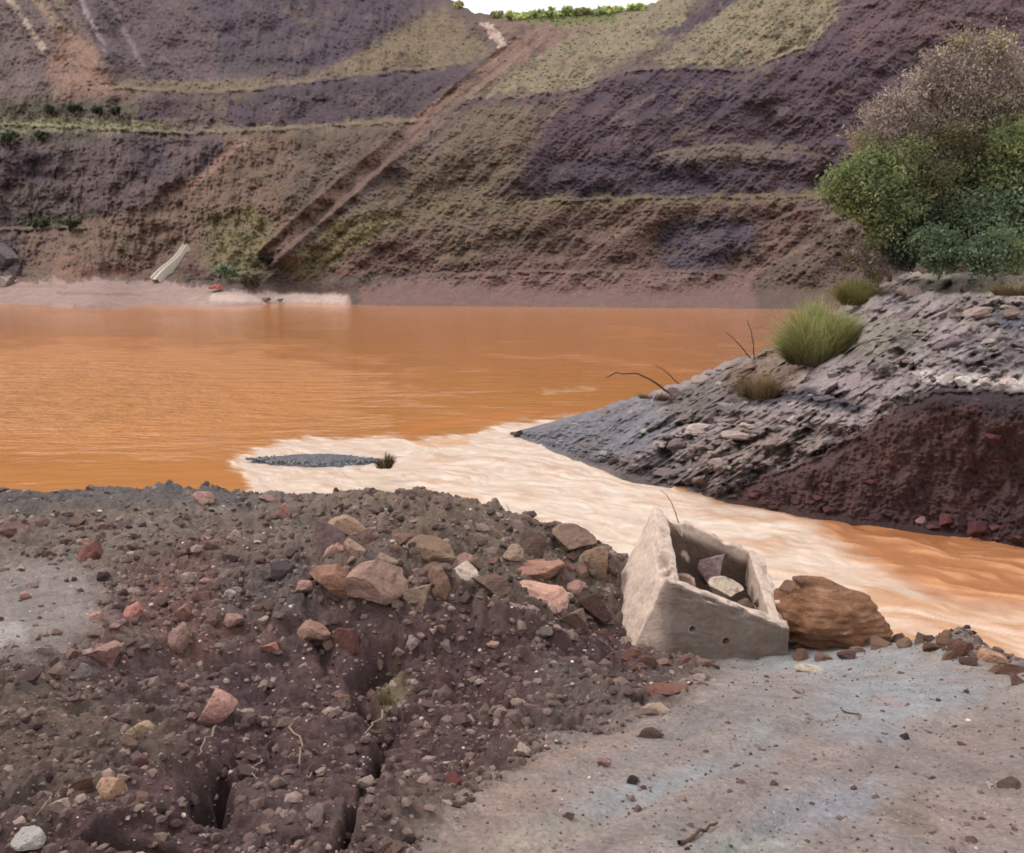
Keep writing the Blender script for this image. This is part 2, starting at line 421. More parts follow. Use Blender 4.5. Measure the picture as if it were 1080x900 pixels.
P.poly([(440, 235), (560, 226), (600, 250), (480, 280)], (108, 97, 80), 14, 0.7)
P.poly([(697, 237), (760, 226), (802, 236), (790, 268), (740, 288), (700, 284)], (83, 75, 86), 8)
P.poly([(380, 303), (450, 290), (600, 287), (800, 289), (800, 329), (380, 327)], (127, 104, 98), 4)
P.poly([(790, 305), (850, 240), (920, 212), (1340, 200), (1340, 332), (800, 332)], (106, 92, 82), 8)
P.line([(545, 48), (480, 101), (400, 168), (330, 228), (282, 270)], 17, (128, 105, 93), 8, 0.9)
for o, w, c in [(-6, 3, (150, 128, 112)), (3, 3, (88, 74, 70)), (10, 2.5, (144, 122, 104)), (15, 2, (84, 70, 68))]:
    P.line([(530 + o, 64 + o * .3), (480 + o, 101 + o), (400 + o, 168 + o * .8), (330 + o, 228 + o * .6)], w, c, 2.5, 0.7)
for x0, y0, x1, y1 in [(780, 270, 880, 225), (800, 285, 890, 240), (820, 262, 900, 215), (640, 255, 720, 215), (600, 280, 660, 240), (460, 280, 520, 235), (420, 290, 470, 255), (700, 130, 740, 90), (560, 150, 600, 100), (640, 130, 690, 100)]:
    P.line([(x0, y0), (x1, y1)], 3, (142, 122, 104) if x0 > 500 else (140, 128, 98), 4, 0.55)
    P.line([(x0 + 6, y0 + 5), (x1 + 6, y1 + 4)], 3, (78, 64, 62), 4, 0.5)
P.poly([(-260, 297), (0, 298), (60, 295), (170, 295), (232, 306), (300, 309), (300, 326), (-260, 337)], (172, 150, 142), 6); P.line([(200, 318), (300, 317), (362, 317)], 14, (180, 158, 149), 5)
P.line([(225, 314), (300, 315), (360, 316)], 9, (212, 193, 182), 5)
P.line([(60, 309), (150, 312)], 1.5, (128, 106, 98), 2, 0.7); P.line([(-40, 303), (70, 302)], 2, (140, 122, 114), 3, 0.6)
P.poly([(-260, 327), (0, 325), (120, 322.5), (120, 332), (-260, 337)], (164, 122, 100), 3, 0.6)
P.poly([(508, 24), (520, 27), (537, 50), (527, 53)], (198, 180, 165), 3)
pn = fbm(PX / 34, PY / 22, 81, 5, .65)
P.mix(sst(pn, .12, .5) * amp, (122, 106, 100), .6); P.mix(sst(-pn, .12, .5) * amp, (70, 60, 64), .6)
P.mix(sst(fbm(PX / 50, PY / 30, 82, 5, .65), .2, .5) * amp, (116, 106, 82), .45)
# dark and pale speckle of scrub, stones and rills
sp = np.clip(1 + amp * 1.0 * (0.20 * gul + 0.40 * fine + 0.22 * fbm(PX / 18, PY / 12, 61, 4, 0.6)), 0.42, 1.6)
sp = sp + 0.10 * beachm * fbm(PX / 30, PY / 3, 66, 3)
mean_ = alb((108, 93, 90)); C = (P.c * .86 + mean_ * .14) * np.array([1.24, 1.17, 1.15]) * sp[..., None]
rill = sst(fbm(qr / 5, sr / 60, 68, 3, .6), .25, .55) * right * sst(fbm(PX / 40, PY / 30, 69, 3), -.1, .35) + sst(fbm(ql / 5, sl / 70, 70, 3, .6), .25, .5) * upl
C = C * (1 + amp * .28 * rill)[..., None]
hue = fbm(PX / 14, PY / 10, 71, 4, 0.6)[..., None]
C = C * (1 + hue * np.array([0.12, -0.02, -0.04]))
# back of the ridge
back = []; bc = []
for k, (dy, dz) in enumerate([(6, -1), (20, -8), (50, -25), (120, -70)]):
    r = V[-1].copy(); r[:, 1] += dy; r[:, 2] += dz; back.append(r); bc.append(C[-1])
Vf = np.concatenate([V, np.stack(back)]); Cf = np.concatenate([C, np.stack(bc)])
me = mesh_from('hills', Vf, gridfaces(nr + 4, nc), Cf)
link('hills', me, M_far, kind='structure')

def far_at(px, py, off=0.0):
    c = np.clip((px + 260) / 1600 * (nc - 1), 0, nc - 1).astype(int) if isinstance(px, np.ndarray) else int(np.clip((px + 260) / 1600 * (nc - 1), 0, nc - 1))
    t0 = (PY[0, c] - py) / (PY[0, c] - PY[-1, c])
    r = np.clip(t0 * (nr - 1), 0, nr - 1).astype(int) if isinstance(px, np.ndarray) else int(np.clip(t0 * (nr - 1), 0, nr - 1))
    return V[r, c] + np.array([0, -off, 0]), C[r, c]

# ------------------------------------------------------------------ near ground (heap of spoil, mud track)
g_ctrl_px = [(1080, 900, 2.6), (700, 900, 2.6), (440, 900, 2.55), (200, 900, 2.45), (0, 900, 2.45), (1250, 900, 2.7), (-150, 900, 2.5),
             (1080, 800, 3.7), (880, 800, 3.7), (700, 800, 3.7), (560, 800, 3.65), (400, 800, 3.6), (200, 800, 3.6), (0, 800, 3.6),
             (1080, 730, 5.2), (900, 740, 5.0), (720, 735, 5.1), (540, 700, 5.9), (450, 690, 6.0), (350, 700, 5.8), (150, 700, 5.5), (0, 700, 5.1), (-150, 700, 5.1),
             (1080, 700, 6.5), (1000, 684, 7.4), (920, 676, 8.1), (860, 680, 8.1), (800, 688, 7.8), (740, 692, 7.6), (680, 686, 7.5), (610, 662, 7.2),
             (350, 625, 6.5), (450, 632, 6.5), (540, 645, 6.6), (200, 620, 7.0), (0, 620, 7.2), (-150, 620, 7.2),
             (0, 565, 9.5), (150, 560, 9.5), (350, 560, 9.0), (250, 545, 10), (430, 523, 10), (300, 522, 10.6), (520, 545, 9.6), (560, 560, 9.2), (600, 566, 9.0), (632, 578, 8.75), (640, 640, 8.0), (648, 668, 7.7),
             (-120, 540, 14), (0, 537, 14.2), (100, 529, 14.2), (230, 524, 12.6)]
gp = at(np.array([c[0] for c in g_ctrl_px]), np.array([c[1] for c in g_ctrl_px]), np.array([c[2] for c in g_ctrl_px]))
extra = np.array([(-16, 17.2, -.5), (-9, 17.2, -.45), (-5, 16.2, -.5), (-2.5, 14.6, -.5), (-.6, 13.2, -.5), (1.3, 11.8, -.5), (2.6, 11.1, -.5), (3.9, 10.3, -.5), (5.2, 9.3, -.5), (7, 8.6, -.5), (12, 9, -.6),
                  (-12, 21, -1), (-4, 19, -1), (2, 15, -1), (6, 12, -1), (12, 13, -1),
                  (0, 0, 2.95), (-4, 0, 2.95), (4, 0, 2.95), (0, -5, 3.1), (-8, -4, 3), (8, -4, 3), (-10, 4, 2.6), (-14, 9, 2), (7, 4, 2.3), (8, 6.3, 1.5), (12, 6, 1.2)])
gp = np.concatenate([gp, extra])
GB = RBF(gp[:, :2], gp[:, 2], 2e-5)

gnr, gnc = 900, 1180
u = np.linspace(-1, 1, gnc)
tans = np.where(np.abs(u) < .86, u / .86 * 0.70, np.sign(u) * (0.70 + ((np.abs(u) - .86) / .14) ** 1.6 * 2.2))
ys = np.exp(np.linspace(math.log(1.35), math.log(21.5), gnr))
GY = np.broadcast_to(ys[:, None], (gnr, gnc)).copy(); GX = GY * tans
Z0 = GB(GX, GY)
gpx, gpy = proj(np.stack([GX, GY, Z0], -1))
# soft outline between the mud track on the right and the loose heap
trk_poly = [(430, 905), (480, 850), (560, 800), (640, 770), (720, 735), (760, 700), (700, 686), (740, 670), (850, 668), (960, 672), (1000, 690), (1100, 700), (1500, 720), (1500, 1600), (300, 1600)]
wob = 14 * fbm(GX * 1.6, GY * 1.6, 80, 4, 0.6)
trk = sst(polysd(gpx + wob, gpy + wob, trk_poly), -22, 22)
greyflat = sst(polysd(gpx + wob, gpy + wob, [(-300, 590), (70, 588), (115, 620), (110, 660), (60, 690), (-300, 700)]), -25, 25)
shore = sst(1.15 - Z0, 0, 0.5) * (gpx < 330)
rough_m = np.clip(1 - trk * 0.93, 0, 1) * (1 - 0.6 * greyflat) * (1 - 0.55 * shore)
near = sst(GY, 21, 9)
b1 = fbm(GX * 0.9, GY * 0.9, 81, 3); b2 = fbm(GX * 2.6, GY * 2.6, 82, 4, 0.6); rid = fbm(GX * 2.2 + b1, GY * 2.2, 83, 4, 0.55, True)
f1, f2, wi = worley(GX * 6 + b2, GY * 6, 84, True); clod = sst(0.78 - f1, 0, .62) * 0.6 * (0.25 + wi)
f1b, f2b, wib = worley(GX * 15 + b2, GY * 15 + b1, 85, True); clod2 = sst(0.74 - f1b, 0, .5) * 0.6 * (0.15 + 1.2 * wib)
f1c, f2c, wic = worley(GX * 34, GY * 34, 86, True); clod3 = sst(0.74 - f1c, 0, .5) * 0.6 * (0.15 + 1.2 * wic)
pat = sst(fbm(GX * 0.7, GY * 0.7, 87, 3), -0.25, 0.35)
lmp = fbm(GX * 1.5 + .5 * b2, GY * 1.5, 89, 4, .5, True); f1d, f2d, wid_d = worley(GX * 2.6 + .8 * b2, GY * 2.6 + .8 * b1, 91, True)
block = sst(f2d - f1d, .02, .22) * (wid_d - .4)
hz = rough_m * (0.07 * b1 + 0.08 * b2 + 0.04 * rid + 0.10 * lmp + 0.10 * block - 0.02 + 0.055 * clod * (0.3 + pat) + 0.026 * clod2 * (0.5 + pat) + 0.011 * clod3 + 0.008 * fbm(GX * 30, GY * 30, 88, 3, 0.6) - 0.03)
# rocky rubble slope from the middle of the heap to the concrete box is rougher
rub = np.exp(-(((gpx - 440) / 260) ** 2 + ((gpy - 620) / 75) ** 2)) * rough_m
hz += rub * (0.10 * (clod - 0.2) + 0.08 * rid)
# the track: wheel smears running towards the box, dried mud flakes
tdir = GX * 0.80 - GY * 0.45
smear = fbm(tdir * 3.2, (GX * .45 + GY * .8) * 0.45, 90, 3)
rut = np.exp(-(linesd(gpx + wob * .6, gpy, [(560, 905), (700, 830), (860, 760), (980, 700)]) / 10) ** 2) + np.exp(-(linesd(gpx + wob * .6, gpy, [(760, 905), (880, 830), (980, 770), (1060, 720)]) / 9) ** 2)
hz += trk * (-0.03 * rut + 0.035 * smear + 0.012 * b2 + 0.010 * clod2 * sst(fbm(GX * 1.3, GY * 1.3, 93, 3), 0, .4) + 0.006 * fbm(GX * 25, GY * 25, 94, 3) + .010 * clod3 * sst(fbm(GX * 1.7, GY * 1.7, 97, 3), -.05, .35))
# cracks and hollows
def carve(px, py, rx, ry, dz, pw=2.8):
    global hz
    e = ((gpx + wob * .8 - px) / rx) ** 2 + ((gpy + wob * .45 - py) / ry) ** 2
    hz = hz - dz * np.exp(-np.power(e, pw / 2 * 1.6))
def slit(pts, w, dz):
    global hz
    d = linesd(gpx + 9 * fbm(GX * 6, GY * 6, 95, 4, .7), gpy + 5 * fbm(GX * 7, GY * 7, 96, 3), pts)
    hz = hz - dz * np.exp(-(d / w) ** 2)
carve(216, 836, 22, 15, 0.5, 3); carve(238, 816, 15, 7, 0.22, 4); carve(282, 786, 24, 8, 0.16, 4); carve(150, 884, 56, 9, 0.7, 3.4); carve(60, 905, 70, 9, 0.05)
carve(386, 748, 18, 16, 0.20); carve(404, 700, 22, 14, 0.24); carve(378, 715, 12, 14, 0.12); carve(358, 662, 14, 10, 0.14); carve(412, 770, 18, 12, 0.16); carve(450, 690, 30, 8, 0.06)
slit([(404, 788), (392, 815), (376, 850), (362, 880), (345, 905)], 4.2, 0.34)
slit([(385, 660), (402, 690), (380, 735), (410, 765), (398, 792)], 5, 0.09)
slit([(215, 830), (255, 790), (290, 770)], 5, 0.05)
slit([(480, 640), (560, 668), (640, 690)], 9, 0.12); slit([(420, 560), (470, 590), (500, 580)], 7, 0.12); slit([(130, 700), (250, 690), (300, 690)], 5, 0.08)
slit([(330, 640), (345, 700)], 7, 0.1)
# low dune in front of the box and a hump of earth at the right end of it
def hump(px, py, rx, ry, dz):
    global hz
    hz = hz + dz * np.exp(-(((gpx - px) / rx) ** 2 + ((gpy - py) / ry) ** 2))
hump(440, 548, 90, 22, 0.10); hump(590, 562, 40, 16, 0.05); hump(1010, 684, 40, 14, 0.12); hump(400, 585, 60, 30, 0.08)
fade = sst(GY, 1.2, 2.2)
GZ = Z0 + hz * (0.25 + 0.75 * fade)

GPt = Paint(gpx, gpy, (108, 91, 84), 13, 60, 140)
G = GPt
G.poly([(-900, 500), (420, 500), (420, 560), (200, 600), (-900, 600)], (118, 105, 96), 40, 0.9)
G.poly([(-900, 510), (330, 510), (250, 533), (100, 535), (-900, 545)], (98, 92, 90), 14)
G.poly([(330, 515), (520, 525), (570, 570), (480, 590), (380, 570)], (118, 102, 90), 25)
G.poly([(480, 560), (620, 560), (660, 620), (560, 650), (460, 620)], (112, 98, 86), 25, 0.8)
G.poly([(300, 640), (660, 650), (700, 700), (520, 790), (330, 900), (-200, 910), (-200, 850), (180, 780)], (88, 68, 67), 60)
G.poly([(-200, 720), (180, 720), (200, 800), (100, 850), (-200, 860)], (104, 90, 79), 50, 0.7)
G.poly([(60, 690), (270, 690), (330, 760), (120, 760)], (92, 74, 76), 40, 0.7)
G.poly([(140, 600), (240, 560), (230, 640), (300, 680), (180, 690), (130, 650)], (118, 88, 82), 26, 0.75)
G.poly([(60, 655), (140, 630), (150, 660), (100, 690)], (112, 80, 76), 20, 0.6)
G.poly([(230, 600), (320, 590), (330, 650), (240, 660)], (94, 84, 83), 25, 0.7)
G.poly([(280, 815), (400, 800), (380, 880), (250, 880)], (100, 82, 80), 30, 0.6)
G.poly([(395, 700), (420, 690), (430, 740), (400, 750)], (118, 108, 78), 16, 0.7)
G.poly([(560, 690), (720, 700), (700, 740), (560, 780)], (96, 84, 80), 30, 0.7)
G.mix(greyflat, (142, 131, 126), 0.85)
G.poly([(-200, 650), (30, 655), (30, 680), (-200, 690)], (172, 165, 162), 16, 0.7)
ch = (gn(GX * 3, GY * 3, 150) + fbm(GX * 9, GY * 9, 151, 4, 0.65))
wet = np.zeros(GX.shape); G.mix(trk, (155, 143, 138), 0.96)
mud = trk[..., None]
def trkspot(cx, cy, rx, ry, col, amt, ang=0.0):
    ca, sa = math.cos(ang), math.sin(ang); dx = G.x - cx; dy = G.y - cy
    r = np.hypot((dx * ca + dy * sa) / rx, (-dx * sa + dy * ca) / ry) + 0.35 * ch
    w_ = (1 - sst(r, 0.35, 1.25)) * trk; G.mix(w_, col, amt)
    if col[2] >= 150: wet[:] = np.maximum(wet, w_ * amt)
trkspot(870, 690, 130, 30, (156, 158, 158), 0.9); trkspot(940, 735, 110, 28, (152, 156, 160), 0.8, -0.1); trkspot(910, 775, 60, 14, (150, 155, 164), 0.65)
trkspot(690, 830, 190, 16, (150, 152, 154), 0.8, -0.35); trkspot(870, 850, 70, 32, (150, 151, 160), 0.75, -0.2); trkspot(780, 890, 80, 16, (156, 158, 152), 0.8)
trkspot(800, 780, 30, 26, (152, 156, 152), 0.6); trkspot(620, 790, 120, 12, (164, 136, 122), 0.6, -0.3); trkspot(520, 870, 80, 40, (164, 138, 124), 0.6, -0.5)
trkspot(560, 890, 90, 22, (166, 152, 138), 0.7, -0.4); trkspot(1010, 860, 80, 40, (168, 148, 142), 0.7); trkspot(960, 860, 34, 30, (126, 112, 98), 0.6)
trkspot(1060, 790, 60, 50, (140, 124, 118), 0.6); trkspot(930, 740, 34, 6, (160, 138, 136), 0.7)
trkspot(740, 760, 120, 22, (136, 130, 128), .6, -.3); trkspot(480, 900, 60, 20, (140, 128, 120), .6, -.5); trkspot(700, 870, 120, 14, (134, 124, 118), .5, -.35); trkspot(980, 800, 120, 16, (136, 128, 128), .5)
trkspot(900, 610 + 180, 200, 20, (150, 132, 126), 0.4)
gain = 1 + (rough_m * (0.28 * b2 + 0.55 * fbm(GX * 16, GY * 16, 160, 5, 0.7) + 0.15 * b1)) + trk * (0.10 * fbm(GX * 5, GY * 5, 161, 5, 0.65) + 0.14 * smear + 0.20 * fbm(GX * 40, GY * 40, 167, 3, 0.7) + .10 * fbm(GX * 12, GY * 12, 168, 4, .7))
GC = G.c * np.clip(gain, 0.5, 1.7)[..., None]
GC = GC * (1 + fbm(GX * 4, GY * 4, 162, 4, 0.6)[..., None] * np.array([0.10, 0, -0.08]) * (1 - mud * 0.5))
GV = np.stack([GX, GY, GZ], -1)
me = mesh_from('ground', GV, gridfaces(gnr, gnc), GC); wa = me.attributes.new('wet', 'FLOAT', 'POINT'); wa.data.foreach_set('value', np.maximum(np.maximum(wet, greyflat * .4), rough_m * .35 * sst(fbm(GX * .9, GY * .9, 170, 3), -.1, .4)).ravel().astype(np.float32))
link('ground', me, M_soil, kind='structure')
# the rest of the heap under and behind the viewer
bx = np.linspace(-9, 9, 60); by = np.linspace(-6, 1.5, 40); BX, BY = np.meshgrid(bx, by)
keep_z = GB(BX, BY) + 0.10 * fbm(BX * .9, BY * .9, 81, 3) - 0.09
BVv = np.stack([BX, BY, keep_z], -1)
me = mesh_from('ground', BVv, gridfaces(40, 60), np.broadcast_to(alb((100, 86, 80)), BVv.shape)); link('ground_behind', me, M_soil, kind='structure')

lt0, lt1 = math.log(1.35), math.log(21.5)
def gh(x, y):
    x = np.asarray(x, float); y = np.asarray(y, float)
    r = np.clip((np.log(np.maximum(y, 1.36)) - lt0) / (lt1 - lt0) * (gnr - 1), 0, gnr - 1.001)
    c = np.clip(np.interp(x / np.maximum(y, 1.36), tans, np.arange(gnc)), 0, gnc - 1.001)
    r0 = r.astype(int); c0 = c.astype(int); fr = r - r0; fc = c - c0
    return (GZ[r0, c0] * (1 - fc) + GZ[r0, c0 + 1] * fc) * (1 - fr) + (GZ[r0 + 1, c0] * (1 - fc) + GZ[r0 + 1, c0 + 1] * fc) * fr
DS = np.exp(np.linspace(math.log(1.6), math.log(21), 900))
def ghit(px, py):
    """where the sight line meets the near ground"""
    p = at(np.full(900, px), np.full(900, py), DS); below = p[:, 2] < gh(p[:, 0], p[:, 1])
    if not below.any(): return None
    return p[int(np.argmax(below))]

# ------------------------------------------------------------------ right-hand bank
BW = curve([(538, 457), (545, 461), (620, 490), (700, 515), (760, 528), (800, 535), (900, 552), (1000, 565), (1080, 577), (1250, 600)])
BS = curve([(538, 456), (545, 455), (600, 440), (680, 416), (720, 402), (760, 385), (820, 364), (850, 345), (905, 314), (935, 296), (960, 288), (1000, 286), (1040, 289), (1080, 292), (1250, 292)])
bctrl = [(px, float(BW(px)), float(dep0(px, BW(px), 0.0))) for px in (540, 580, 620, 700, 760, 800, 850, 900, 950, 1000, 1080, 1250)]
bctrl += [(540, 456, 24.3), (545, 455, 24.2), (575, 446, float(dep0(575, 446, .16))), (600, 440, float(dep0(600, 440, .24))), (640, 427, float(dep0(640, 427, .42))), (680, 416, 28.4),
          (560, 459, float(dep0(560, 459, .09))), (580, 462, float(dep0(580, 462, .12))), (600, 468, float(dep0(600, 468, .13))), (610, 455, float(dep0(610, 455, .25))), (640, 475, float(dep0(640, 475, .25))), (640, 450, float(dep0(640, 450, .42))), (670, 485, float(dep0(670, 485, .3))), (760, 385, 27.2), (820, 364, 27.4), (850, 345, 27.6), (905, 314, 28), (960, 288, 28), (1080, 292, 26), (1250, 292, 25),
          (985, 410, 16.3), (940, 428, 16.5), (1040, 410, 15.9), (1080, 410, 15.5), (1250, 405, 14.9), (900, 455, 16.8), (860, 480, 17.0), (800, 503, 17.25),
          (985, 470, 15.6), (1080, 480, 14.9), (900, 505, 16.2), (850, 440, 18.5), (960, 396, 17.8), (1080, 396, 17.0), (940, 350, 21), (1050, 350, 20), (1000, 310, 24.5), (1080, 312, 23.5), (1250, 330, 21),
          (750, 440, 20.6), (700, 440, 22.4), (700, 480, 20.2), (780, 470, 18.8), (820, 400, 23)]
BD = RBF([c[:2] for c in bctrl], [c[2] for c in bctrl], 2e-5)
bnr, bnc = 330, 760
bpx = np.linspace(538, 1250, bnc); BPX = np.broadcast_to(bpx, (bnr, bnc)).copy()
tb = np.linspace(0, 1, bnr)[:, None]
sil = BS(bpx) + (3.0 * fbm(bpx / 9, bpx * 0, 201, 4, 0.65) + 6.0 * fbm(bpx / 34, bpx * 0, 204, 3)) * sst(bpx, 560, 680)
BPY = BW(bpx) + (sil - BW(bpx)) * tb
Db = BD(BPX, BPY)
wx = BPX + 5 * fbm(BPX / 20, BPY / 20, 202, 4, .6); wy = BPY + 6 * fbm(BPX / 22, BPY / 16, 203, 4, .6)
for pts, (a, b), w in [([(770, 414), (850, 410), (915, 432), (930, 436)], (780, 915), 0.55), ([(700, 462), (760, 446), (840, 452)], (705, 830), 0.3), ([(640, 470), (720, 455), (800, 470)], (650, 790), 0.25),
                       ([(930, 436), (985, 411), (1080, 411), (1250, 404)], (950, 1400), 0.5), ([(900, 352), (1000, 330), (1250, 340)], (920, 1400), 0.5), ([(640, 505), (760, 520), (860, 482), (900, 460)], (780, 905), 0.25)]:
    f = sst(BPX, a - 15, a + 15) * (1 - sst(BPX, b - 15, b + 15)); e_ = curve(pts)(wx) - wy; Db = Db + 1.7 * w * sst(e_, -2, 2) * f + .55 * w * np.exp(-((e_ + 5) / 4) ** 2) * f
cut = [(770, 527), (800, 500), (835, 492), (862, 476), (905, 455), (945, 428), (985, 409), (1080, 412), (1260, 405), (1260, 610), (1080, 585), (900, 560), (780, 540)]
cutm = sst(polysd(wx + 7 * fbm(BPX / 6, BPY / 5, 219, 3, .7), wy + 6 * fbm(BPX / 6, BPY / 5, 218, 3, .7), cut), -4, 4)
# foliation: slabs dipping to the lower left
fol = BPX * 0.52 + BPY * 0.85; alo = BPX * 0.85 - BPY * 0.52
lay = fbm(fol / 11, alo / 62, 210, 4, 0.6, True); lay2 = fbm(fol / 4, alo / 22, 211, 3, 0.6)
w1, w2, wid = worley(fol / 12 + lay2 * .35, alo / 34, 212, True)
blk = (wid - 0.5) * sst(w2 - w1, 0.02, 0.2)
spit = 1 - sst(BPX, 610, 700)
edge = sst(BPY - BS(BPX), 0, 10) * sst(BW(BPX) - BPY, 0, 8)
rocky = (1 - cutm) * (1 - 0.85 * spit)
sc = Db / 20
Db = Db - sc * edge * (rocky * (0.55 * blk + 0.50 * lay + 0.10 * lay2 + 1.3 * fbm(BPX / 46, BPY / 30, 213, 4, .55) + .25 * fbm(BPX / 16, BPY / 11, 217, 3, .6)) + spit * (0.22 * fbm(BPX / 5, BPY / 3, 214, 4, .65) + .25 * fbm(BPX / 25, BPY / 10, 219, 3))
                       + cutm * (0.5 * fbm(BPX / 34, BPY / 44, 215, 4, 0.6) + 0.11 * fbm(BPX / 5, BPY / 4, 216, 4, .65)))
BV = at(BPX, BPY, Db)
Bp = Paint(BPX, BPY, (142, 130, 129), 6, 22, 240)
Bp.poly([(535, 465), (545, 450), (600, 436), (680, 414), (720, 430), (690, 470), (640, 490), (600, 485)], (120, 117, 122), 16)
Bp.poly([(600, 480), (700, 490), (800, 500), (800, 540), (700, 520)], (104, 94, 92), 14)
Bp.poly([(690, 425), (760, 390), (820, 410), (800, 425), (720, 450)], (112, 102, 98), 14)
Bp.poly([(720, 470), (800, 440), (900, 450), (860, 480), (800, 500), (740, 510)], (130, 115, 108), 18)
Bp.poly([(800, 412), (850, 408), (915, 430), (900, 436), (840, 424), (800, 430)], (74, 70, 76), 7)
Bp.poly([(760, 385), (820, 365), (850, 380), (840, 408), (780, 412)], (126, 108, 96), 12)
Bp.poly([(890, 340), (980, 330), (960, 380), (900, 385)], (126, 119, 108), 20, .8)
Bp.poly([(930, 300), (1000, 282), (1260, 282), (1260, 318), (1000, 310)], (152, 144, 130), 10)
Bp.poly([(990, 320), (1260, 325), (1260, 345), (1020, 345)], (132, 122, 110), 14, .7)
Bp.poly([(1040, 330), (1260, 335), (1260, 352), (1060, 352)], (84, 82, 98), 12, .8)
Bp.poly([(1020, 355), (1260, 360), (1260, 395), (1030, 390)], (100, 90, 92), 14, .7)
Bp.poly([(960, 392), (1080, 396), (1260, 390), (1260, 404), (1080, 408), (985, 407)], (196, 186, 180), 7, .9)
Bp.mix(cutm, (98, 75, 73), 1.0)
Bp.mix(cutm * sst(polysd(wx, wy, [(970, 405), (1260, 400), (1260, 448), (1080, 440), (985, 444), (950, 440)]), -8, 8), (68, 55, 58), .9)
Bp.mix(cutm * sst(polysd(wx, wy, [(960, 520), (1260, 540), (1260, 620), (1000, 580), (860, 545)]), -10, 10), (88, 66, 68), .7)
Bp.mix(cutm * sst(fbm(BPX / 40, BPY / 25, 245, 3), 0.15, 0.5), (112, 78, 73), .5)
bg = np.clip(1 + (rocky * (0.32 * lay2 + 0.34 * blk + 0.25 * (lay)) + 0.25 * fbm(BPX / 5, BPY / 3.5, 246, 4, .7) + spit * 0.1 * lay2) * (1 - .55 * cutm), 0.45, 1.8)
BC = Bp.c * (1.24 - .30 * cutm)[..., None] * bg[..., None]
wetb = sst(BW(BPX) - BPY, 9, 0)[..., None] * 0.35 * (1 - spit[..., None] * .4); BC = BC * (1 - wetb)          # damp foot of the bank
pre = []
for dy, dz in [(-1.6, -1.2), (-0.5, -0.5), (-0.15, -0.18)]:
    r = BV[0].copy(); r[:, 1] += dy; r[:, 2] = np.minimum(r[:, 2], 0) + dz; pre.append(r)
post = []
flat = sst(bpx, 830, 960)
for dy, dzf, dze in [(0.5, 0.03, 0.25), (1.6, 0.12, 0.9), (4.0, 0.35, 2.2), (9.0, 1.5, 3.5), (14, 6, 6)]:
    r = BV[-1].copy(); kx = (r[:, 1] + dy) / r[:, 1]; r[:, 0] *= kx; r[:, 1] *= kx
    r[:, 2] = np.maximum(CAM[2] + (r[:, 2] - CAM[2]) * kx - (dzf * flat + dze * (1 - flat)), -1.3); post.append(r)
BVf = np.concatenate([np.stack(pre), BV, np.stack(post)])
BCf = np.concatenate([np.repeat(BC[:1], 3, 0), BC, np.repeat(BC[-1:], 5, 0)])
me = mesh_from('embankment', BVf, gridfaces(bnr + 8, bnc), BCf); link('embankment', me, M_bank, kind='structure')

def bank_at(px, py):
    c = int(np.clip((px - 538) / (1250 - 538) * (bnc - 1), 0, bnc - 1))
    r = int(np.clip((BPY[0, c] - py) / (BPY[0, c] - BPY[-1, c] + 1e-6) * (bnr - 1), 0, bnr - 1))
    return BV[r, c].copy()

# ------------------------------------------------------------------ water
wnr, wnc = 720, 1150
wt = np.linspace(-0.75, 0.75, wnc); wt = np.r_[np.linspace(-2.0, -0.78, 24), wt, np.linspace(.78, 2.0, 24)]; wnc = len(wt)
wy_ = np.exp(np.linspace(math.log(7.2), math.log(135), wnr))
WY = np.broadcast_to(wy_[:, None], (wnr, wnc)).copy(); WX = WY * wt
wpx, wpy = proj(np.stack([WX, WY, WX * 0], -1))
ang = math.radians(-38); sa = WX * math.cos(ang) + WY * math.sin(ang); na = -WX * math.sin(ang) + WY * math.cos(ang)
warp = fbm(WX * .5, WY * .5, 300, 3)
strk = fbm(na * 1.1 + warp * 1.4, sa * 0.28, 301, 4, 0.55)
strk2 = fbm(na * 3.4 + warp * 2.5, sa * 0.8, 302, 3, 0.55)
wobx = 16 * fbm(wpx / 40, wpy / 9, 303, 4, .6); woby = 4 * fbm(wpx / 30, wpy / 8, 304, 4, .6)
foam_poly = [(245, 489), (262, 474), (330, 466), (400, 463), (440, 466), (480, 459), (545, 449), (620, 440), (720, 520), (800, 534), (858, 552), (890, 583), (950, 618), (1020, 640), (1140, 655), (1500, 700), (1500, 900), (500, 900), (300, 530), (240, 530), (268, 508)]
wobx = 22 * fbm(wpx / 70, wpy / 26, 303, 3, .5); woby = 7 * fbm(wpx / 70, wpy / 20, 304, 4, .55)
sdf = polysd(wpx + wobx, wpy + woby, foam_poly)
foam = sst(sdf + 3 * strk, -5 - 13 * sst(wpx, 760, 950), 6 + 6 * sst(wpx, 760, 950)); foam = np.clip(foam * (1 - .25 * sst(strk + .3 * strk2, .1, .6) * sst(14 - sdf, 0, 14)), 0, 1)
def colmix(base, w, c): return base * (1 - w[..., None]) + alb(c) * w[..., None]
lakec = np.empty(WX.shape + (3,)); lakec[:] = alb((190, 126, 66))
big = fbm(WX * .05, WY * .035, 310, 4)
lakec *= (1 + 0.08 * big)[..., None]
lakec = colmix(lakec, sst(wpy, 430, 330) * 0.55, (192, 126, 80))
lakec = colmix(lakec, sst(linesd(wpx, wpy, [(575, 413), (625, 411)]) + 9 * strk2 + 5 * strk, 4, -2) * 0.6, (232, 188, 148))
lakec = colmix(lakec, sst(linesd(wpx, wpy + 2 * strk, [(430, 456), (480, 445), (560, 437)]) + 6 * strk2, 6, 0) * .6, (210, 130, 70))
strc = np.empty(WX.shape + (3,)); strc[:] = alb((216, 195, 176))
strc = colmix(strc, sst(wpx + wobx, 760, 1080) * .75, (220, 182, 152))
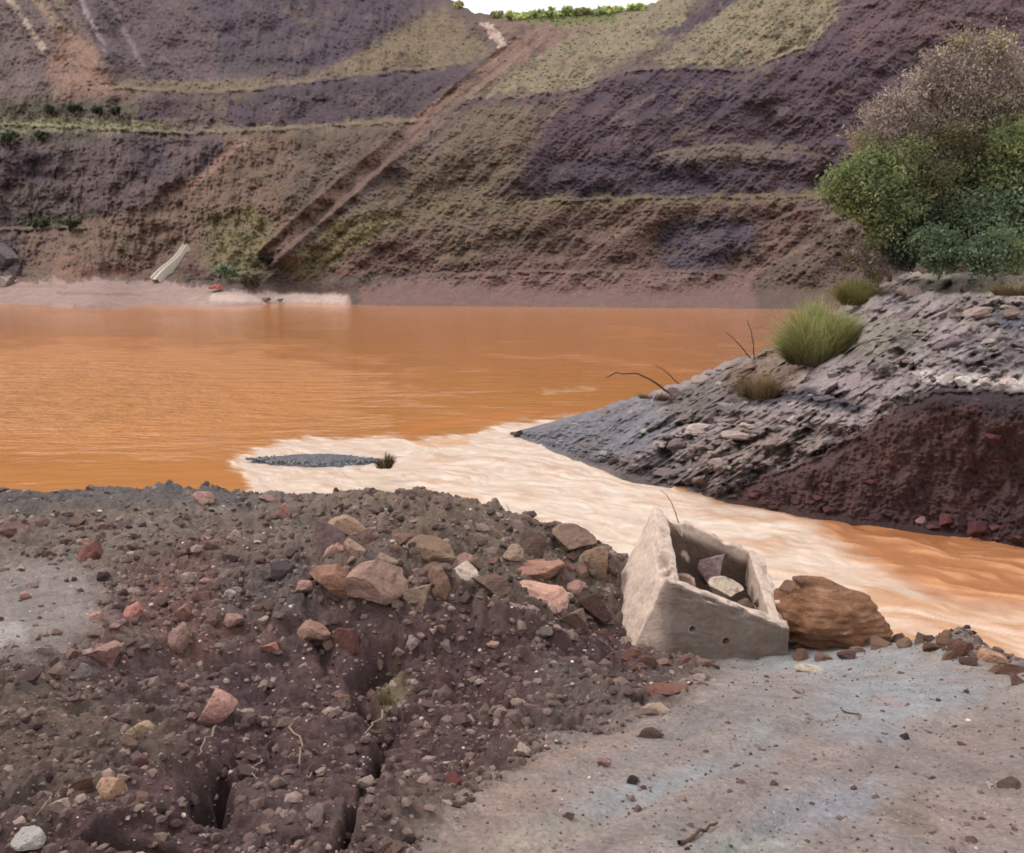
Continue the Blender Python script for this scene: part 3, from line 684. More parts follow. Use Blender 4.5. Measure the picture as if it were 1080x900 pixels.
strc = colmix(strc, sst(strk2 + 0.5 * strk, 0.05, 0.5) * (0.45 + 0.35 * sst(wpx, 700, 1000)), (196, 146, 106))
strc = colmix(strc, sst(-strk2 + .3 * strk, 0.15, 0.6) * .5, (236, 226, 216))
strc = colmix(strc, sst(wpy, 590, 690) * sst(wpx, 830, 1000) * sst(strk, -.05, .4) * .6, (200, 146, 106))
mot = fbm(na * 5 + 2 * warp, sa * 2.6, 340, 5, .65); strc = strc * (1 + .24 * mot)[..., None]
thread = np.exp(-(fbm(na * 2.2 + 1.5 * warp, sa * .45, 341, 4, .6) / .05) ** 2) * sst(fbm(WX * .6, WY * .6, 342, 3), -.1, .35); strc = colmix(strc, thread * .5, (196, 150, 112))
# patches of ochre lake water inside the foam
ox = linesd(wpx + wobx * .4, wpy + woby * .4, [(445, 468), (490, 466)]); strc = colmix(strc, sst(ox, 6, 2) * .6, (205, 150, 90))
rightz = sst(wpx, 700, 820)
orc = np.empty(WX.shape + (3,)); orc[:] = alb((176, 120, 82))
orc = colmix(orc, sst(strk2 + strk * .6, 0.0, 0.5) * .75, (226, 168, 122)); orc = colmix(orc, sst(-strk, 0.1, .5) * .5, (150, 86, 48))
base = lakec * (1 - rightz[..., None]) + orc * rightz[..., None]
shade_bank = 0
WC = base * (1 - foam[..., None]) + strc * foam[..., None]
# lacy foam threads at the margin
rim = np.exp(-((sdf + 4 * strk) / 5) ** 2) * sst(strk2, -0.1, .35) * (1 - rightz); WC = colmix(WC, rim * .8, (234, 222, 208))
flow = np.maximum(sst(sdf + 3 * strk, -8, 4), sst(wpx, 700, 760) * (wpy > 500))
WZ = flow * (0.06 * strk + 0.02 * strk2 + 0.010 * fbm(na * 7, sa * 3, 320, 3)) * sst(WY, 45, 25)
WV = np.stack([WX, WY, WZ], -1)
faces = gridfaces(wnr, wnc)
isf = (flow.ravel()[faces].mean(1) > 0.5)
chop = 0.04 + 0.96 * sst(1.15 - np.hypot((wpx - 90) / 360, (wpy - 420) / 66) + .35 * fbm(wpx / 60, wpy / 10, 330, 4, .6), 0, 1) + .10 * sst(fbm(wpx / 120, wpy / 12, 331, 4, .6), 0, .5)
chop = np.clip(chop, 0, 1)
def sub(name, fs, mat):
    idx, inv = np.unique(fs, return_inverse=True)
    me = mesh_from(name, WV.reshape(-1, 3)[idx], inv.reshape(fs.shape), WC.reshape(-1, 3)[idx])
    ca_ = me.attributes.new('chop', 'FLOAT', 'POINT'); ca_.data.foreach_set('value', chop.ravel()[idx].astype(np.float32)); return link(name, me, mat, kind='structure')
sub('lake_water', faces[~isf], M_lake); sub('stream_water', faces[isf], M_stream)
me = mesh_from('lake_bed', np.array([(-400, 7, -1.4), (400, 7, -1.4), (400, 200, -1.4), (-400, 200, -1.4)]), np.array([[0, 1, 2, 3]]), np.tile(alb((120, 90, 70)), (4, 1)))
link('lake_bed', me, M_far, kind='structure')

# gravel bar in the mouth of the stream
n1, n2 = 40, 160
ba = np.linspace(0, 1, n2); L = at(258, 487, dep0(258, 487)); R = at(412, 489, dep0(412, 489))
cxl = L + (R - L) * ba[:, None]
wid_ = 0.75 * np.sin(np.clip(ba * 1.02, 0, 1) * math.pi) ** 0.6
vv = np.linspace(-1, 1, n1)
bxv = cxl[None, :, 0] + 0 * vv[:, None]; byv = cxl[None, :, 1] + vv[:, None] * wid_[None] * 1.05 + 0.25 * np.sin(ba * 3)[None]
bzv = -0.05 + 0.17 * (1 - vv[:, None] ** 2) * (wid_[None] / .75) + 0.025 * fbm(bxv * 4, byv * 4, 400, 4, .7)
cc = alb((112, 112, 118)) * np.clip(1 + 0.35 * fbm(bxv * 5, byv * 5, 401, 4, .7), .6, 1.5)[..., None]
me = mesh_from('gravel_bar', np.stack([bxv, byv, bzv], -1), gridfaces(n1, n2), cc); link('gravel_bar', me, M_bank, kind='structure')

# ------------------------------------------------------------------ stones
def rock_mesh(seed, cuts=11, sub=3, lo=0.5, hi=0.92, rough=0.09, flat=False):
    rr = random.Random(seed); bm = bmesh.new(); bmesh.ops.create_icosphere(bm, subdivisions=sub, radius=1)
    pl = []
    for _ in range(cuts):
        n = Vector((rr.gauss(0, 1), rr.gauss(0, 1), rr.gauss(0, .8))).normalized(); pl.append((n, rr.uniform(lo, hi)))
    off = Vector((rr.uniform(0, 99), rr.uniform(0, 99), rr.uniform(0, 99)))
    for v in bm.verts:
        for n, o in pl:
            k = v.co.dot(n) - o
            if k > 0: v.co -= n * k
        v.co += v.co.normalized() * (mnoise.fractal(v.co * 2.2 + off, 0.7, 2.0, 4) * rough)
    xs = [max(abs(v.co[i]) for v in bm.verts) for i in range(3)]
    for v in bm.verts:
        for i in range(3): v.co[i] /= xs[i]
    me = bpy.data.meshes.new('stone'); bm.to_mesh(me); bm.free(); me.materials.append(M_rock); return me
ROCKS = [rock_mesh(i, 10, 3, .35, .8, .05) for i in range(14)]
ROCKS_HI = [rock_mesh(100 + i, 9, 4, 0.30, 0.72, 0.045) for i in range(10)]
SLABS = [rock_mesh(200 + i, 14, 4, 0.45, 0.85, 0.06) for i in range(5)]
used_spots = []

def stone(name, p, size, col, label, cat='stone', group=None, mesh=None, rz=None, tilt=(0, 0), sink=0.35):
    """p = where it meets the ground (world); size = full widths x,y,z"""
    o = bpy.data.objects.new(name, mesh or random.choice(ROCKS)); COL.objects.link(o)
    o.scale = (size[0] / 2, size[1] / 2, size[2] / 2)
    o.rotation_euler = (tilt[0], tilt[1], random.uniform(-.5, .5) if rz is None else rz)
    o.location = (p[0], p[1], p[2] + size[2] * (0.5 - sink))
    c = alb(col); c = np.minimum(c * np.array([1.55, 1.40, 1.34]), np.array([.92, .86, .78])); o.color = (*c, 1)
    o['label'] = label; o['category'] = cat
    if group: o['group'] = group
    return o

def place_px(name, px, py, w, h, col, label, cat='stone', depthk=0.8, hit=None, **kw):
    """px,py = centre of the stone's foot-print area in the photograph; finds the ground there"""
    p = ghit(px, py + h * 0.35) if hit is None else hit
    if p is None: return None
    s = p[1] / F * 1.14
    used_spots.append((px, py, max(w, h) * .5))
    return stone(name, p, (w * s, w * s * depthk, h * s * 1.25), col, label, cat, sink=0.34, **kw)

N = [  # px, py, w, h, colour, name, label, extra
 (345, 566, 46, 36, (116, 99, 98), 'boulder', 'purple-grey boulder below the leaning pale slab on the heap', dict(mesh=ROCKS_HI[0])),
 (368, 556, 46, 17, (176, 150, 130), 'flat_stone', 'narrow pale tan slab leaning across the top of the purple-grey boulder', dict(mesh=SLABS[0], tilt=(0, .6), rz=.1)),
 (350, 604, 60, 36, (150, 116, 100), 'boulder', 'angular pinkish brown boulder left of the grey slab on the heap', dict(mesh=ROCKS_HI[1])),
 (394, 612, 66, 40, (164, 140, 126), 'boulder', 'big greyish tan boulder with a dark right side, middle of the heap', dict(mesh=ROCKS_HI[2], rz=.5, tilt=(0, -.25))),
 (440, 622, 36, 32, (166, 148, 130), 'boulder', 'pale tan rounded boulder, left one of the touching pair on the heap', dict(mesh=ROCKS_HI[3])),
 (464, 616, 36, 36, (150, 126, 110), 'boulder', 'brownish boulder, right one of the touching pair on the heap', dict(mesh=ROCKS_HI[4])),
 (376, 580, 28, 22, (168, 144, 128), 'stone', 'pale tan stone wedged behind the angular brown boulder', {}),
 (385, 566, 24, 18, (158, 136, 124), 'stone', 'tan stone touching the end of the leaning pale slab', {}),
 (410, 592, 26, 16, (160, 142, 126), 'stone', 'pale stone just above the big greyish tan boulder', {}),
 (452, 578, 60, 22, (138, 118, 100), 'stone', 'long brownish slab half buried near the crest of the heap', dict(mesh=SLABS[1])),
 (500, 596, 36, 18, (132, 112, 98), 'stone', 'brown stone between the boulder pair and the pale flat slab', {}),
 (566, 598, 76, 20, (170, 134, 118), 'flat_stone', 'pinkish tan slab lying behind the palest flat slab near the box', dict(mesh=SLABS[2], rz=.05)),
 (572, 624, 74, 30, (206, 168, 152), 'flat_stone', 'palest pink flat slab left of the dark boulder by the box', dict(mesh=SLABS[3], tilt=(.35, .1), rz=-.2)),
 (626, 634, 38, 34, (88, 68, 64), 'boulder', 'dark brown boulder left of the concrete box', dict(mesh=ROCKS_HI[5])),
 (610, 652, 32, 24, (146, 124, 116), 'stone', 'grey-pink stone just below the dark brown boulder', {}),
 (560, 572, 40, 24, (124, 108, 96), 'stone', 'grey-brown stone on the rubble crest above the pinkish slab', {}),
 (600, 568, 52, 26, (136, 118, 104), 'boulder', 'tan-grey boulder on the rubble crest beside the stream', dict(mesh=ROCKS_HI[6])),
 (632, 590, 34, 30, (150, 128, 108), 'stone', 'sandy stone between the crest and the concrete box', {}),
 (540, 582, 24, 14, (190, 172, 152), 'stone', 'small cream stone on the crest left of the pinkish slab', {}),
 (327, 660, 42, 24, (172, 142, 128), 'stone', 'tan rounded stone left of the dark cleft in the heap', dict(mesh=ROCKS_HI[7])),
 (368, 672, 36, 26, (112, 78, 72), 'stone', 'reddish stone at the top of the dark cleft', {}),
 (228, 741, 42, 30, (214, 168, 158), 'stone', 'single salmon pink stone in bare dark soil left of the cleft', dict(mesh=ROCKS_HI[8])),
 (146, 771, 34, 22, (206, 184, 158), 'stone', 'cream topped stone below and left of the salmon pink stone', {}),
 (138, 783, 24, 16, (124, 108, 96), 'stone', 'dull grey stone just under the cream topped stone', {}),
 (145, 803, 24, 14, (140, 104, 104), 'stone', 'flat purplish stone between the cream topped stone and the cream nugget', {}),
 (122, 829, 34, 26, (212, 176, 150), 'stone', 'peach-cream stone beside a brown hollow, above the white stone', {}),
 (84, 828, 36, 18, (118, 86, 68), 'stone', 'rusty brown stone left of the peach-cream stone', {}),
 (32, 883, 36, 20, (246, 238, 220), 'stone', 'white flat stone in the bottom left corner', dict(mesh=SLABS[4])),
 (110, 690, 38, 24, (178, 146, 138), 'stone', 'pale pink-grey block at the edge of the grey flat patch', dict(mesh=ROCKS_HI[9])),
 (76, 688, 20, 12, (166, 136, 128), 'stone', 'small pinkish stone left of the pale pink-grey block', {}),
 (86, 708, 18, 16, (160, 156, 154), 'stone', 'light grey stone just below the pale pink-grey block', {}),
 (192, 669, 28, 24, (176, 148, 138), 'stone', 'pinkish grey stone, lower of two stacked on the reddish patch', {}),
 (194, 646, 24, 20, (184, 144, 134), 'stone', 'pinkish stone, upper of two stacked on the reddish patch', {}),
 (143, 643, 24, 15, (204, 150, 140), 'stone', 'bright pink stone on the reddish patch', {}),
 (97, 582, 32, 24, (140, 98, 92), 'stone', 'reddish brown stone on the far left of the heap', {}),
 (90, 571, 16, 8, (200, 172, 158), 'stone', 'thin pale stone lying on top of the reddish brown one', {}),
 (16, 558, 36, 14, (122, 96, 96), 'flat_stone', 'flat purple slab on the left edge near the lake', dict(mesh=SLABS[1])),
 (216, 523, 26, 11, (190, 156, 146), 'stone', 'pink flat stone on the skyline of the heap beside the lake', {}),
 (298, 541, 16, 20, (190, 150, 140), 'stone', 'upright pink stone near the crest above the boulders', {}),
 (301, 598, 28, 20, (80, 72, 74), 'stone', 'dark grey stone left of the angular brown boulder', {}),
 (246, 566, 16, 14, (206, 188, 172), 'stone', 'cream stone on the brown soil above the dark grey stone', {}),
 (244, 626, 14, 10, (188, 184, 186), 'stone', 'whitish grey pebble on the dark patch left of the boulders', {}),
 (288, 682, 26, 12, (202, 150, 136), 'stone', 'pink flat stone in the reddish band left of the cleft', {}),
 (480, 822, 24, 16, (118, 74, 70), 'stone', 'dark red stone at the edge of the mud track', {}),
 (430, 816, 13, 8, (222, 206, 200), 'stone', 'small white chip right of the crack', {}),
 (312, 895, 12, 10, (206, 176, 166), 'stone', 'pinkish white pebble at the bottom edge left of the crack', {}),
 (708, 726, 46, 12, (136, 98, 86), 'flat_stone', 'long thin rusty slab below the concrete box', dict(mesh=SLABS[2], rz=-.35)),
 (692, 748, 34, 9, (186, 168, 150), 'stone', 'pale sliver of stone below the long rusty slab', dict(mesh=SLABS[0], rz=-.5)),
 (686, 774, 28, 10, (96, 78, 70), 'stone', 'dark sliver of stone below the pale sliver', dict(mesh=SLABS[0], rz=-.4)),
 (638, 803, 16, 10, (176, 146, 136), 'stone', 'pinkish stone at the upper edge of the mud track', {}),
 (666, 823, 14, 9, (62, 54, 50), 'stone', 'black stone lying alone on the mud track', {}),
 (600, 860, 14, 10, (112, 92, 84), 'stone', 'brown pebble on the lower mud track', {}),
 (856, 704, 34, 9, (206, 198, 184), 'stone', 'whitish flat stone on the grey mud in front of the box', dict(mesh=SLABS[3], rz=-.5)),
 (1066, 826, 28, 12, (112, 96, 88), 'stone', 'flat brown stone at the right edge of the mud track', {}),
 (955, 777, 12, 8, (70, 66, 72), 'stone', 'dark pebble on the bluish mud right of the track', {}),
 (1012, 682, 26, 18, (112, 84, 72), 'stone', 'brown stone on the lip of the track above the stream', {}),
 (997, 672, 20, 14, (140, 112, 92), 'stone', 'tan stone behind the brown one on the lip above the stream', {}),
 (1045, 692, 30, 14, (196, 160, 134), 'stone', 'pale sandy stone on the lip near the right edge', {}),
 (1066, 706, 30, 14, (110, 84, 74), 'stone', 'dark brown clod at the right edge of the lip', {}),
]
for px, py, w, h, col, nm, lab, kw in N:
    kw = dict(kw); place_px(nm, px, py, w, h, col, lab, 'boulder' if nm == 'boulder' else 'flat stone' if nm == 'flat_stone' else 'stone', **kw)

# ------------------------------------------------------------------ broken concrete box
def lerp(a, b, t): return a + (b - a) * t
def quadbox():
    A, B, Cc, Dd = at(689, 533, 8.55), at(806, 586, 8.65), at(834, 664, 7.6), at(702, 613, 7.65)     # outer rim
    a, b_, c_, d_ = at(648, 612, 8.5), at(800, 640, 8.8), at(830, 686, 7.7), at(668, 682, 7.55)       # outer foot
    foot = [a + np.array([0.0, 0.0, -.35]), b_ + np.array([0, .05, -.6]), c_ + np.array([0, .0, -.35]), lerp(Dd, d_, 1.5)]
    foot[0] = lerp(A, at(645, 628, 8.5), 1.25)
    rim = [A, B, Cc, Dd]
    return rim, foot
rim, foot = quadbox()
def inset(q, tl, tr, tf, tbk):
    """inner corners of a quad A(back left) B(back right) C(front right) D(front left)"""
    A, B, C_, D_ = q
    def pt(u_, v_):  # u along left->right, v along back->front
        return lerp(lerp(A, B, u_), lerp(D_, C_, u_), v_)
    return [pt(tl, tbk), pt(1 - tr, tbk), pt(1 - tr, 1 - tf), pt(tl, 1 - tf)]
irim = inset(rim, .12, .15, .09, .06); ifoot = inset(foot, .12, .12, .12, .10)
ibot = [lerp(r, f, .8) for r, f in zip(irim, ifoot)]
bm = bmesh.new()
cl = bm.loops.layers.float_color.new('tint') if False else None
vs = [bm.verts.new(p) for p in (rim + foot + irim + ibot)]
O, Ft, I, Bt = vs[0:4], vs[4:8], vs[8:12], vs[12:16]
for i in range(4):
    j = (i + 1) % 4
    bm.faces.new((O[i], Ft[i], Ft[j], O[j])); bm.faces.new((O[i], O[j], I[j], I[i])); bm.faces.new((I[i], I[j], Bt[j], Bt[i]))
bm.faces.new(Bt); bm.faces.new(Ft[::-1])
bmesh.ops.recalc_face_normals(bm, faces=bm.faces)
bmesh.ops.bevel(bm, geom=[e for e in bm.edges], offset=0.018, segments=2, affect='EDGES', profile=.6)
bmesh.ops.triangulate(bm, faces=[f for f in bm.faces if len(f.verts) > 4])
for _ in range(5):
    long = [e for e in bm.edges if e.calc_length() > 0.045]
    if not long: break
    bmesh.ops.subdivide_edges(bm, edges=long, cuts=1, use_grid_fill=True)
bm.normal_update()
cen = Vector(np.mean(rim, axis=0))
for v in bm.verts:
    n = mnoise.fractal(v.co * 7, .8, 2, 4) * .010 + mnoise.noise(v.co * 2.3) * .014
    v.co += v.normal * n
    for i_ in range(4):
        p0 = Vector(rim[i_]); p1 = Vector(rim[(i_ + 1) % 4]); e_ = p1 - p0; t_ = max(0, min(1, (v.co - p0).dot(e_) / e_.length_squared)); dd = (v.co - p0 - e_ * t_).length
        if dd < .09:
            ch_ = max(0, mnoise.fractal(v.co * 4.5 + Vector((i_ * 7, 3, 1)), .7, 2, 4) - .02) * (1 - dd / .09)
            v.co += ((cen - v.co).normalized() * .10 + Vector((0, 0, -.16))) * ch_
box_me = bpy.data.meshes.new('concrete_box'); bm.to_mesh(box_me); bm.free()
# two round holes through the front wall
def holes(me):
    o = bpy.data.objects.new('tmp', me); COL.objects.link(o); cuts = []
    for px, py, r in [(728, 662, .030), (764, 675, .036)]:
        p = at(px, py, 7.65)
        b2 = bmesh.new(); bmesh.ops.create_cone(b2, cap_ends=True, segments=14, radius1=r, radius2=r * .9, depth=.34)
        m2 = bpy.data.meshes.new('tmpc'); b2.to_mesh(m2); b2.free()
        c = bpy.data.objects.new('tmpc', m2); COL.objects.link(c); c.location = p; c.rotation_euler = (math.pi / 2, 0, .25); cuts.append(c)
        md = o.modifiers.new('b', 'BOOLEAN'); md.operation = 'DIFFERENCE'; md.object = c; md.solver = 'EXACT'
    dg = bpy.context.evaluated_depsgraph_get(); dg.update()
    out = bpy.data.meshes.new_from_object(o.evaluated_get(dg))
    for q in [o] + cuts: bpy.data.objects.remove(q)
    return out
try: box_me = holes(box_me)
except Exception as ex: print('holes', ex)
nv = len(box_me.vertices); co = np.empty(nv * 3); box_me.vertices.foreach_get('co', co); co = co.reshape(-1, 3)
nrm = np.empty(nv * 3); box_me.vertex_normals.foreach_get('vector', nrm); nrm = nrm.reshape(-1, 3)
bcx, bcy = proj(co)
tc = np.empty((nv, 3)); tc[:] = alb((220, 198, 182))
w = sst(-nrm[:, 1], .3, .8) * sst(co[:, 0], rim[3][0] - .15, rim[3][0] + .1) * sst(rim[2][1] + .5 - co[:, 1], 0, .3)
tc = tc * (1 - w[:, None]) + alb((134, 121, 112)) * w[:, None]     # front wall toned a darker grey than the rest
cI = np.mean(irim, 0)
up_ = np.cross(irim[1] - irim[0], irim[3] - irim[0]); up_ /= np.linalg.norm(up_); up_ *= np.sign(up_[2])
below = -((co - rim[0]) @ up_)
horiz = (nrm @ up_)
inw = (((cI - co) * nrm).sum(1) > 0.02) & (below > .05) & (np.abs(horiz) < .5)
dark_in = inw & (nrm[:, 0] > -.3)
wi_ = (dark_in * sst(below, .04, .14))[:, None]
tc = tc * (1 - wi_) + alb((104, 86, 76)) * wi_                        # inner walls darker brown below the rim, right one left pale
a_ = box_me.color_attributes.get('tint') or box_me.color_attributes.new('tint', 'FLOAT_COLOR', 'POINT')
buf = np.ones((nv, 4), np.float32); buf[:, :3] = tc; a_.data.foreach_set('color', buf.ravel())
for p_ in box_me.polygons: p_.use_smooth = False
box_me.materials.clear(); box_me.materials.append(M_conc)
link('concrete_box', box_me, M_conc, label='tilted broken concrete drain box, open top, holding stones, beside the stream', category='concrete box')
def in_box(px, py, d): return at(px, py, d)
inm = lerp(np.mean(ibot, 0), np.mean(irim, 0), .38)
fill_v = [lerp(b_, r_, .60) for r_, b_ in zip(irim, ibot)]
gq = 24; uu, vv_ = np.meshgrid(np.linspace(-.02, 1.02, gq), np.linspace(-.02, 1.02, gq)); uu = uu[..., None]; vv_ = vv_[..., None]
fv = (fill_v[0] * (1 - uu) + fill_v[1] * uu) * (1 - vv_) + (fill_v[3] * (1 - uu) + fill_v[2] * uu) * vv_
fv[..., 2] += .05 * fbm(fv[..., 0] * 6, fv[..., 1] * 6, 600, 4, .7)
link('box_soil', mesh_from('box_soil', fv, gridfaces(gq, gq), np.broadcast_to(alb((84, 68, 60)), fv.shape)), M_soil, kind='structure')
def inbox(u_, v_, up): 
    p = (fill_v[0] * (1 - u_) + fill_v[1] * u_) * (1 - v_) + (fill_v[3] * (1 - u_) + fill_v[2] * u_) * v_
    return p + np.array([0, 0, up])
stone('stone', inbox(.56, .26, .02), (.34, .28, .44), (156, 138, 140), 'mauve grey block inside the concrete box', 'stone', mesh=ROCKS_HI[3], sink=.1, rz=.1)
stone('stone', inbox(.62, .60, .05), (.46, .28, .26), (216, 200, 180), 'cream stone in front of the mauve block inside the box', 'stone', mesh=ROCKS_HI[6], sink=.2)
stone('stone', inbox(.24, .66, .04), (.34, .28, .22), (186, 164, 148), 'tan stone at the left inside the concrete box', 'stone', mesh=ROCKS_HI[4], sink=.2)
stone('stone', inbox(.84, .70, .02), (.26, .26, .24), (120, 100, 90), 'brown stone in the right corner inside the concrete box', 'stone', mesh=ROCKS_HI[5], sink=.2)
r3_cols = [(116, 90, 76), (134, 108, 92), (96, 76, 68), (148, 124, 106)]
def rest(px, py, w, h, col, lab, **kw):
    p = ghit(px, py + h * .4); s_ = p[1] / F
    return stone('stone', p, (w * s_, w * s_ * .85, h * s_ * 1.2), col, lab, 'stone', sink=.35, **kw)
# torn lump of earth and roots next to the box
def lump():
    bm = bmesh.new(); bmesh.ops.create_icosphere(bm, subdivisions=6, radius=1)
    off = Vector((3.1, 8.2, 1.7))
    for v in bm.verts:
        c = v.co.copy(); q = Vector((c.x * 1.0, c.y, c.z))
        r = 1 + 0.24 * mnoise.fractal(q * 1.3 + off, .9, 2, 3)
        fib = mnoise.noise(Vector((q.x * 1.2 + q.z * 1.0, q.y * 2, (q.z - .45 * q.x) * 9)) + off)
        fib2 = mnoise.noise(Vector((q.x * 3, q.y * 4, (q.z - .3 * q.x) * 22)) + off)
        r += .06 * fib + .02 * fib2 + .025 * mnoise.fractal(q * 6 + off, .8, 2, 3)
        v.co = c * r
        if v.co.z < -.45: v.co.z = -.45 + (v.co.z + .45) * .2
        v.co.z *= 1 - .18 * v.co.x; v.co.x *= 1.04
        if v.co.z < -.1: v.co.y += .5 * (-.1 - v.co.z)      # undercut foot
    me = bpy.data.meshes.new('earth_lump'); bm.to_mesh(me); bm.free()
    n = len(me.vertices); co = np.empty(n * 3); me.vertices.foreach_get('co', co); co = co.reshape(-1, 3)
    s = fbm((co[:, 2] - .45 * co[:, 0]) * 7, co[:, 0] * 1.2 + co[:, 1], 500, 4, .6)
    tone = alb((164, 120, 92)) * (1 + .5 * s)[:, None]
    tone = tone * (1 - sst(s, .15, .5)[:, None] * .6) + alb((208, 168, 134)) * sst(s, .15, .5)[:, None] * .6
    a = me.color_attributes.new('tint', 'FLOAT_COLOR', 'POINT'); b = np.ones((n, 4), np.float32); b[:, :3] = np.clip(tone, .01, 1); a.data.foreach_set('color', b.ravel())
    me.materials.append(M_bank)
    for p in me.polygons: p.use_smooth = True
    return me
o = link('earth_lump', lump(), M_bank, label='torn brown lump of earth and roots right of the concrete box', category='earth lump')
p = ghit(884, 683); o.location = p + np.array([-.02, .26, .14]); o.scale = (.56, .44, .35); o.rotation_euler = (0, .20, .1); LUMP = p
stone('stone', LUMP + np.array([-.42, .24, .46]), (.16, .14, .14), (156, 130, 112), 'small tan stone against the right wall of the box', 'stone', sink=.2)
stone('stone', LUMP + np.array([-.28, .28, .52]), (.17, .13, .10), (146, 118, 106), 'small reddish stone on top of the torn earth lump', 'stone', sink=.2)
for j, (px, py, w, h) in enumerate([(846, 690, 26, 14), (868, 692, 20, 11), (893, 690, 24, 12), (905, 684, 18, 10), (842, 680, 18, 12), (930, 676, 26, 16), (948, 672, 22, 14), (955, 676, 20, 12), (984, 680, 24, 13), (1000, 690, 20, 12), (1024, 696, 26, 14), (1052, 704, 22, 12), (1072, 716, 28, 14)]):
    o_ = rest(px, py, w, h, r3_cols[j % 4], 'brown crumbling clod along the stream edge of the mud track, right of the concrete box', mesh=ROCKS[j % 14]); o_['group'] = 'clods along the stream edge'; o_['category'] = 'clod'; o_.name = 'clod'
for j, (px, py, w, h) in enumerate([(664, 688, 28, 14), (684, 694, 24, 12), (700, 698, 30, 12), (722, 696, 20, 10), (648, 676, 24, 14), (742, 697, 18, 8), (672, 702, 22, 11), (636, 668, 26, 15)]):
    o_ = rest(px, py, w, h, [(132, 96, 86), (110, 86, 78), (148, 122, 108)][j % 3], 'reddish brown clod banked against the front foot of the concrete box', mesh=ROCKS[(j * 3) % 14]); o_['group'] = 'clods against the box'; o_['category'] = 'clod'; o_.name = 'clod'
rest(922, 674, 15, 14, (150, 150, 156), 'light grey pebble under the torn earth lump')
rest(938, 662, 40, 24, (126, 98, 80), 'brown clod at the right end of the torn earth lump', mesh=ROCKS_HI[1])
rest(972, 672, 26, 16, (124, 108, 92), 'grey-brown clod between the earth lump and the lip stones', mesh=ROCKS_HI[0])

# stones on the far bank of the stream
for px, py, w, h, col, lab, kw in [
    (738, 452, 44, 11, (178, 168, 160), 'broad pale slab lying on the grey bank across the stream', dict(mesh=SLABS[0])),
    (778, 458, 44, 8, (168, 156, 150), 'thin pale slab right of the broad one on the grey bank', dict(mesh=SLABS[1])),
    (770, 443, 28, 8, (150, 140, 138), 'grey slab above the thin pale slab on the bank', dict(mesh=SLABS[2])),
    (836, 441, 14, 7, (222, 214, 214), 'white stone alone in the middle of the grey bank', {}),
    (790, 449, 20, 7, (188, 178, 174), 'light stone left of the white one on the grey bank', {}),
    (998, 399, 18, 9, (212, 202, 198), 'whitish stone, leftmost on the ledge over the red cut', {}),
    (1016, 401, 20, 11, (226, 220, 216), 'brightest white stone on the ledge over the red cut', {}),
    (1038, 404, 20, 9, (196, 184, 180), 'greyish stone right of the brightest one on the ledge', {}),
    (1064, 404, 24, 12, (206, 196, 190), 'pale stone at the right end of the ledge over the red cut', {}),
    (972, 548, 16, 8, (168, 140, 140), 'pale pink stone at the foot of the red cut', {}),
    (1000, 546, 22, 12, (104, 66, 66), 'dark red stone right of the pale pink one at the foot of the red cut', {}),
    (1030, 555, 22, 14, (92, 58, 60), 'dark red clod at the foot of the red cut near the right edge', {}),
    (715, 468, 24, 10, (116, 104, 102), 'dull grey slab below the broad pale slab on the bank', dict(mesh=SLABS[3])),
    (690, 452, 18, 8, (84, 78, 78), 'dark stone left of the broad pale slab on the bank', {}),
    (648, 486, 14, 7, (80, 72, 70), 'dark stone at the stream edge of the grey spit', {}),
    (740, 400, 24, 10, (160, 148, 144), 'pale slab on the skyline of the bank beside the lake', dict(mesh=SLABS[4])),
    (712, 412, 18, 9, (120, 106, 100), 'brown stone on the skyline of the bank beside the lake', {}),
    (960, 305, 26, 12, (160, 148, 144), 'pale stone under the brow of the bank below the tree', {}),
    (995, 330, 38, 10, (150, 138, 138), 'tilted grey slab below the brow of the bank', dict(mesh=SLABS[2], tilt=(0, -.4))),
    (1030, 328, 34, 10, (162, 148, 142), 'tilted pale slab right of the grey one below the brow', dict(mesh=SLABS[1], tilt=(0, -.4))),
    (955, 335, 30, 10, (130, 118, 122), 'tilted mauve slab left of the grey one below the brow', dict(mesh=SLABS[0], tilt=(0, -.4))),
    (1000, 360, 36, 10, (120, 110, 116), 'dark mauve slab above the white ledge stones', dict(mesh=SLABS[3], tilt=(0, -.3))),
    (900, 400, 34, 10, (150, 140, 146), 'pale mauve slab above the dark overhang of the bank', dict(mesh=SLABS[4], tilt=(0, -.4))),
    (870, 420, 30, 9, (116, 108, 116), 'slate grey slab on the dark overhang of the bank', dict(mesh=SLABS[2], tilt=(0, .2))),
    (548, 457, 11, 8, (58, 54, 54), 'dark stone at the very tip of the grey spit', {})]:
    p = bank_at(px, py + h * .3); s = p[1] / F
    stone('flat_stone' if kw.get('mesh') in SLABS else 'stone', p, (w * s, w * s * .8, h * s * 1.3), col, lab, 'flat stone' if kw.get('mesh') in SLABS else 'stone', sink=.4, **kw)

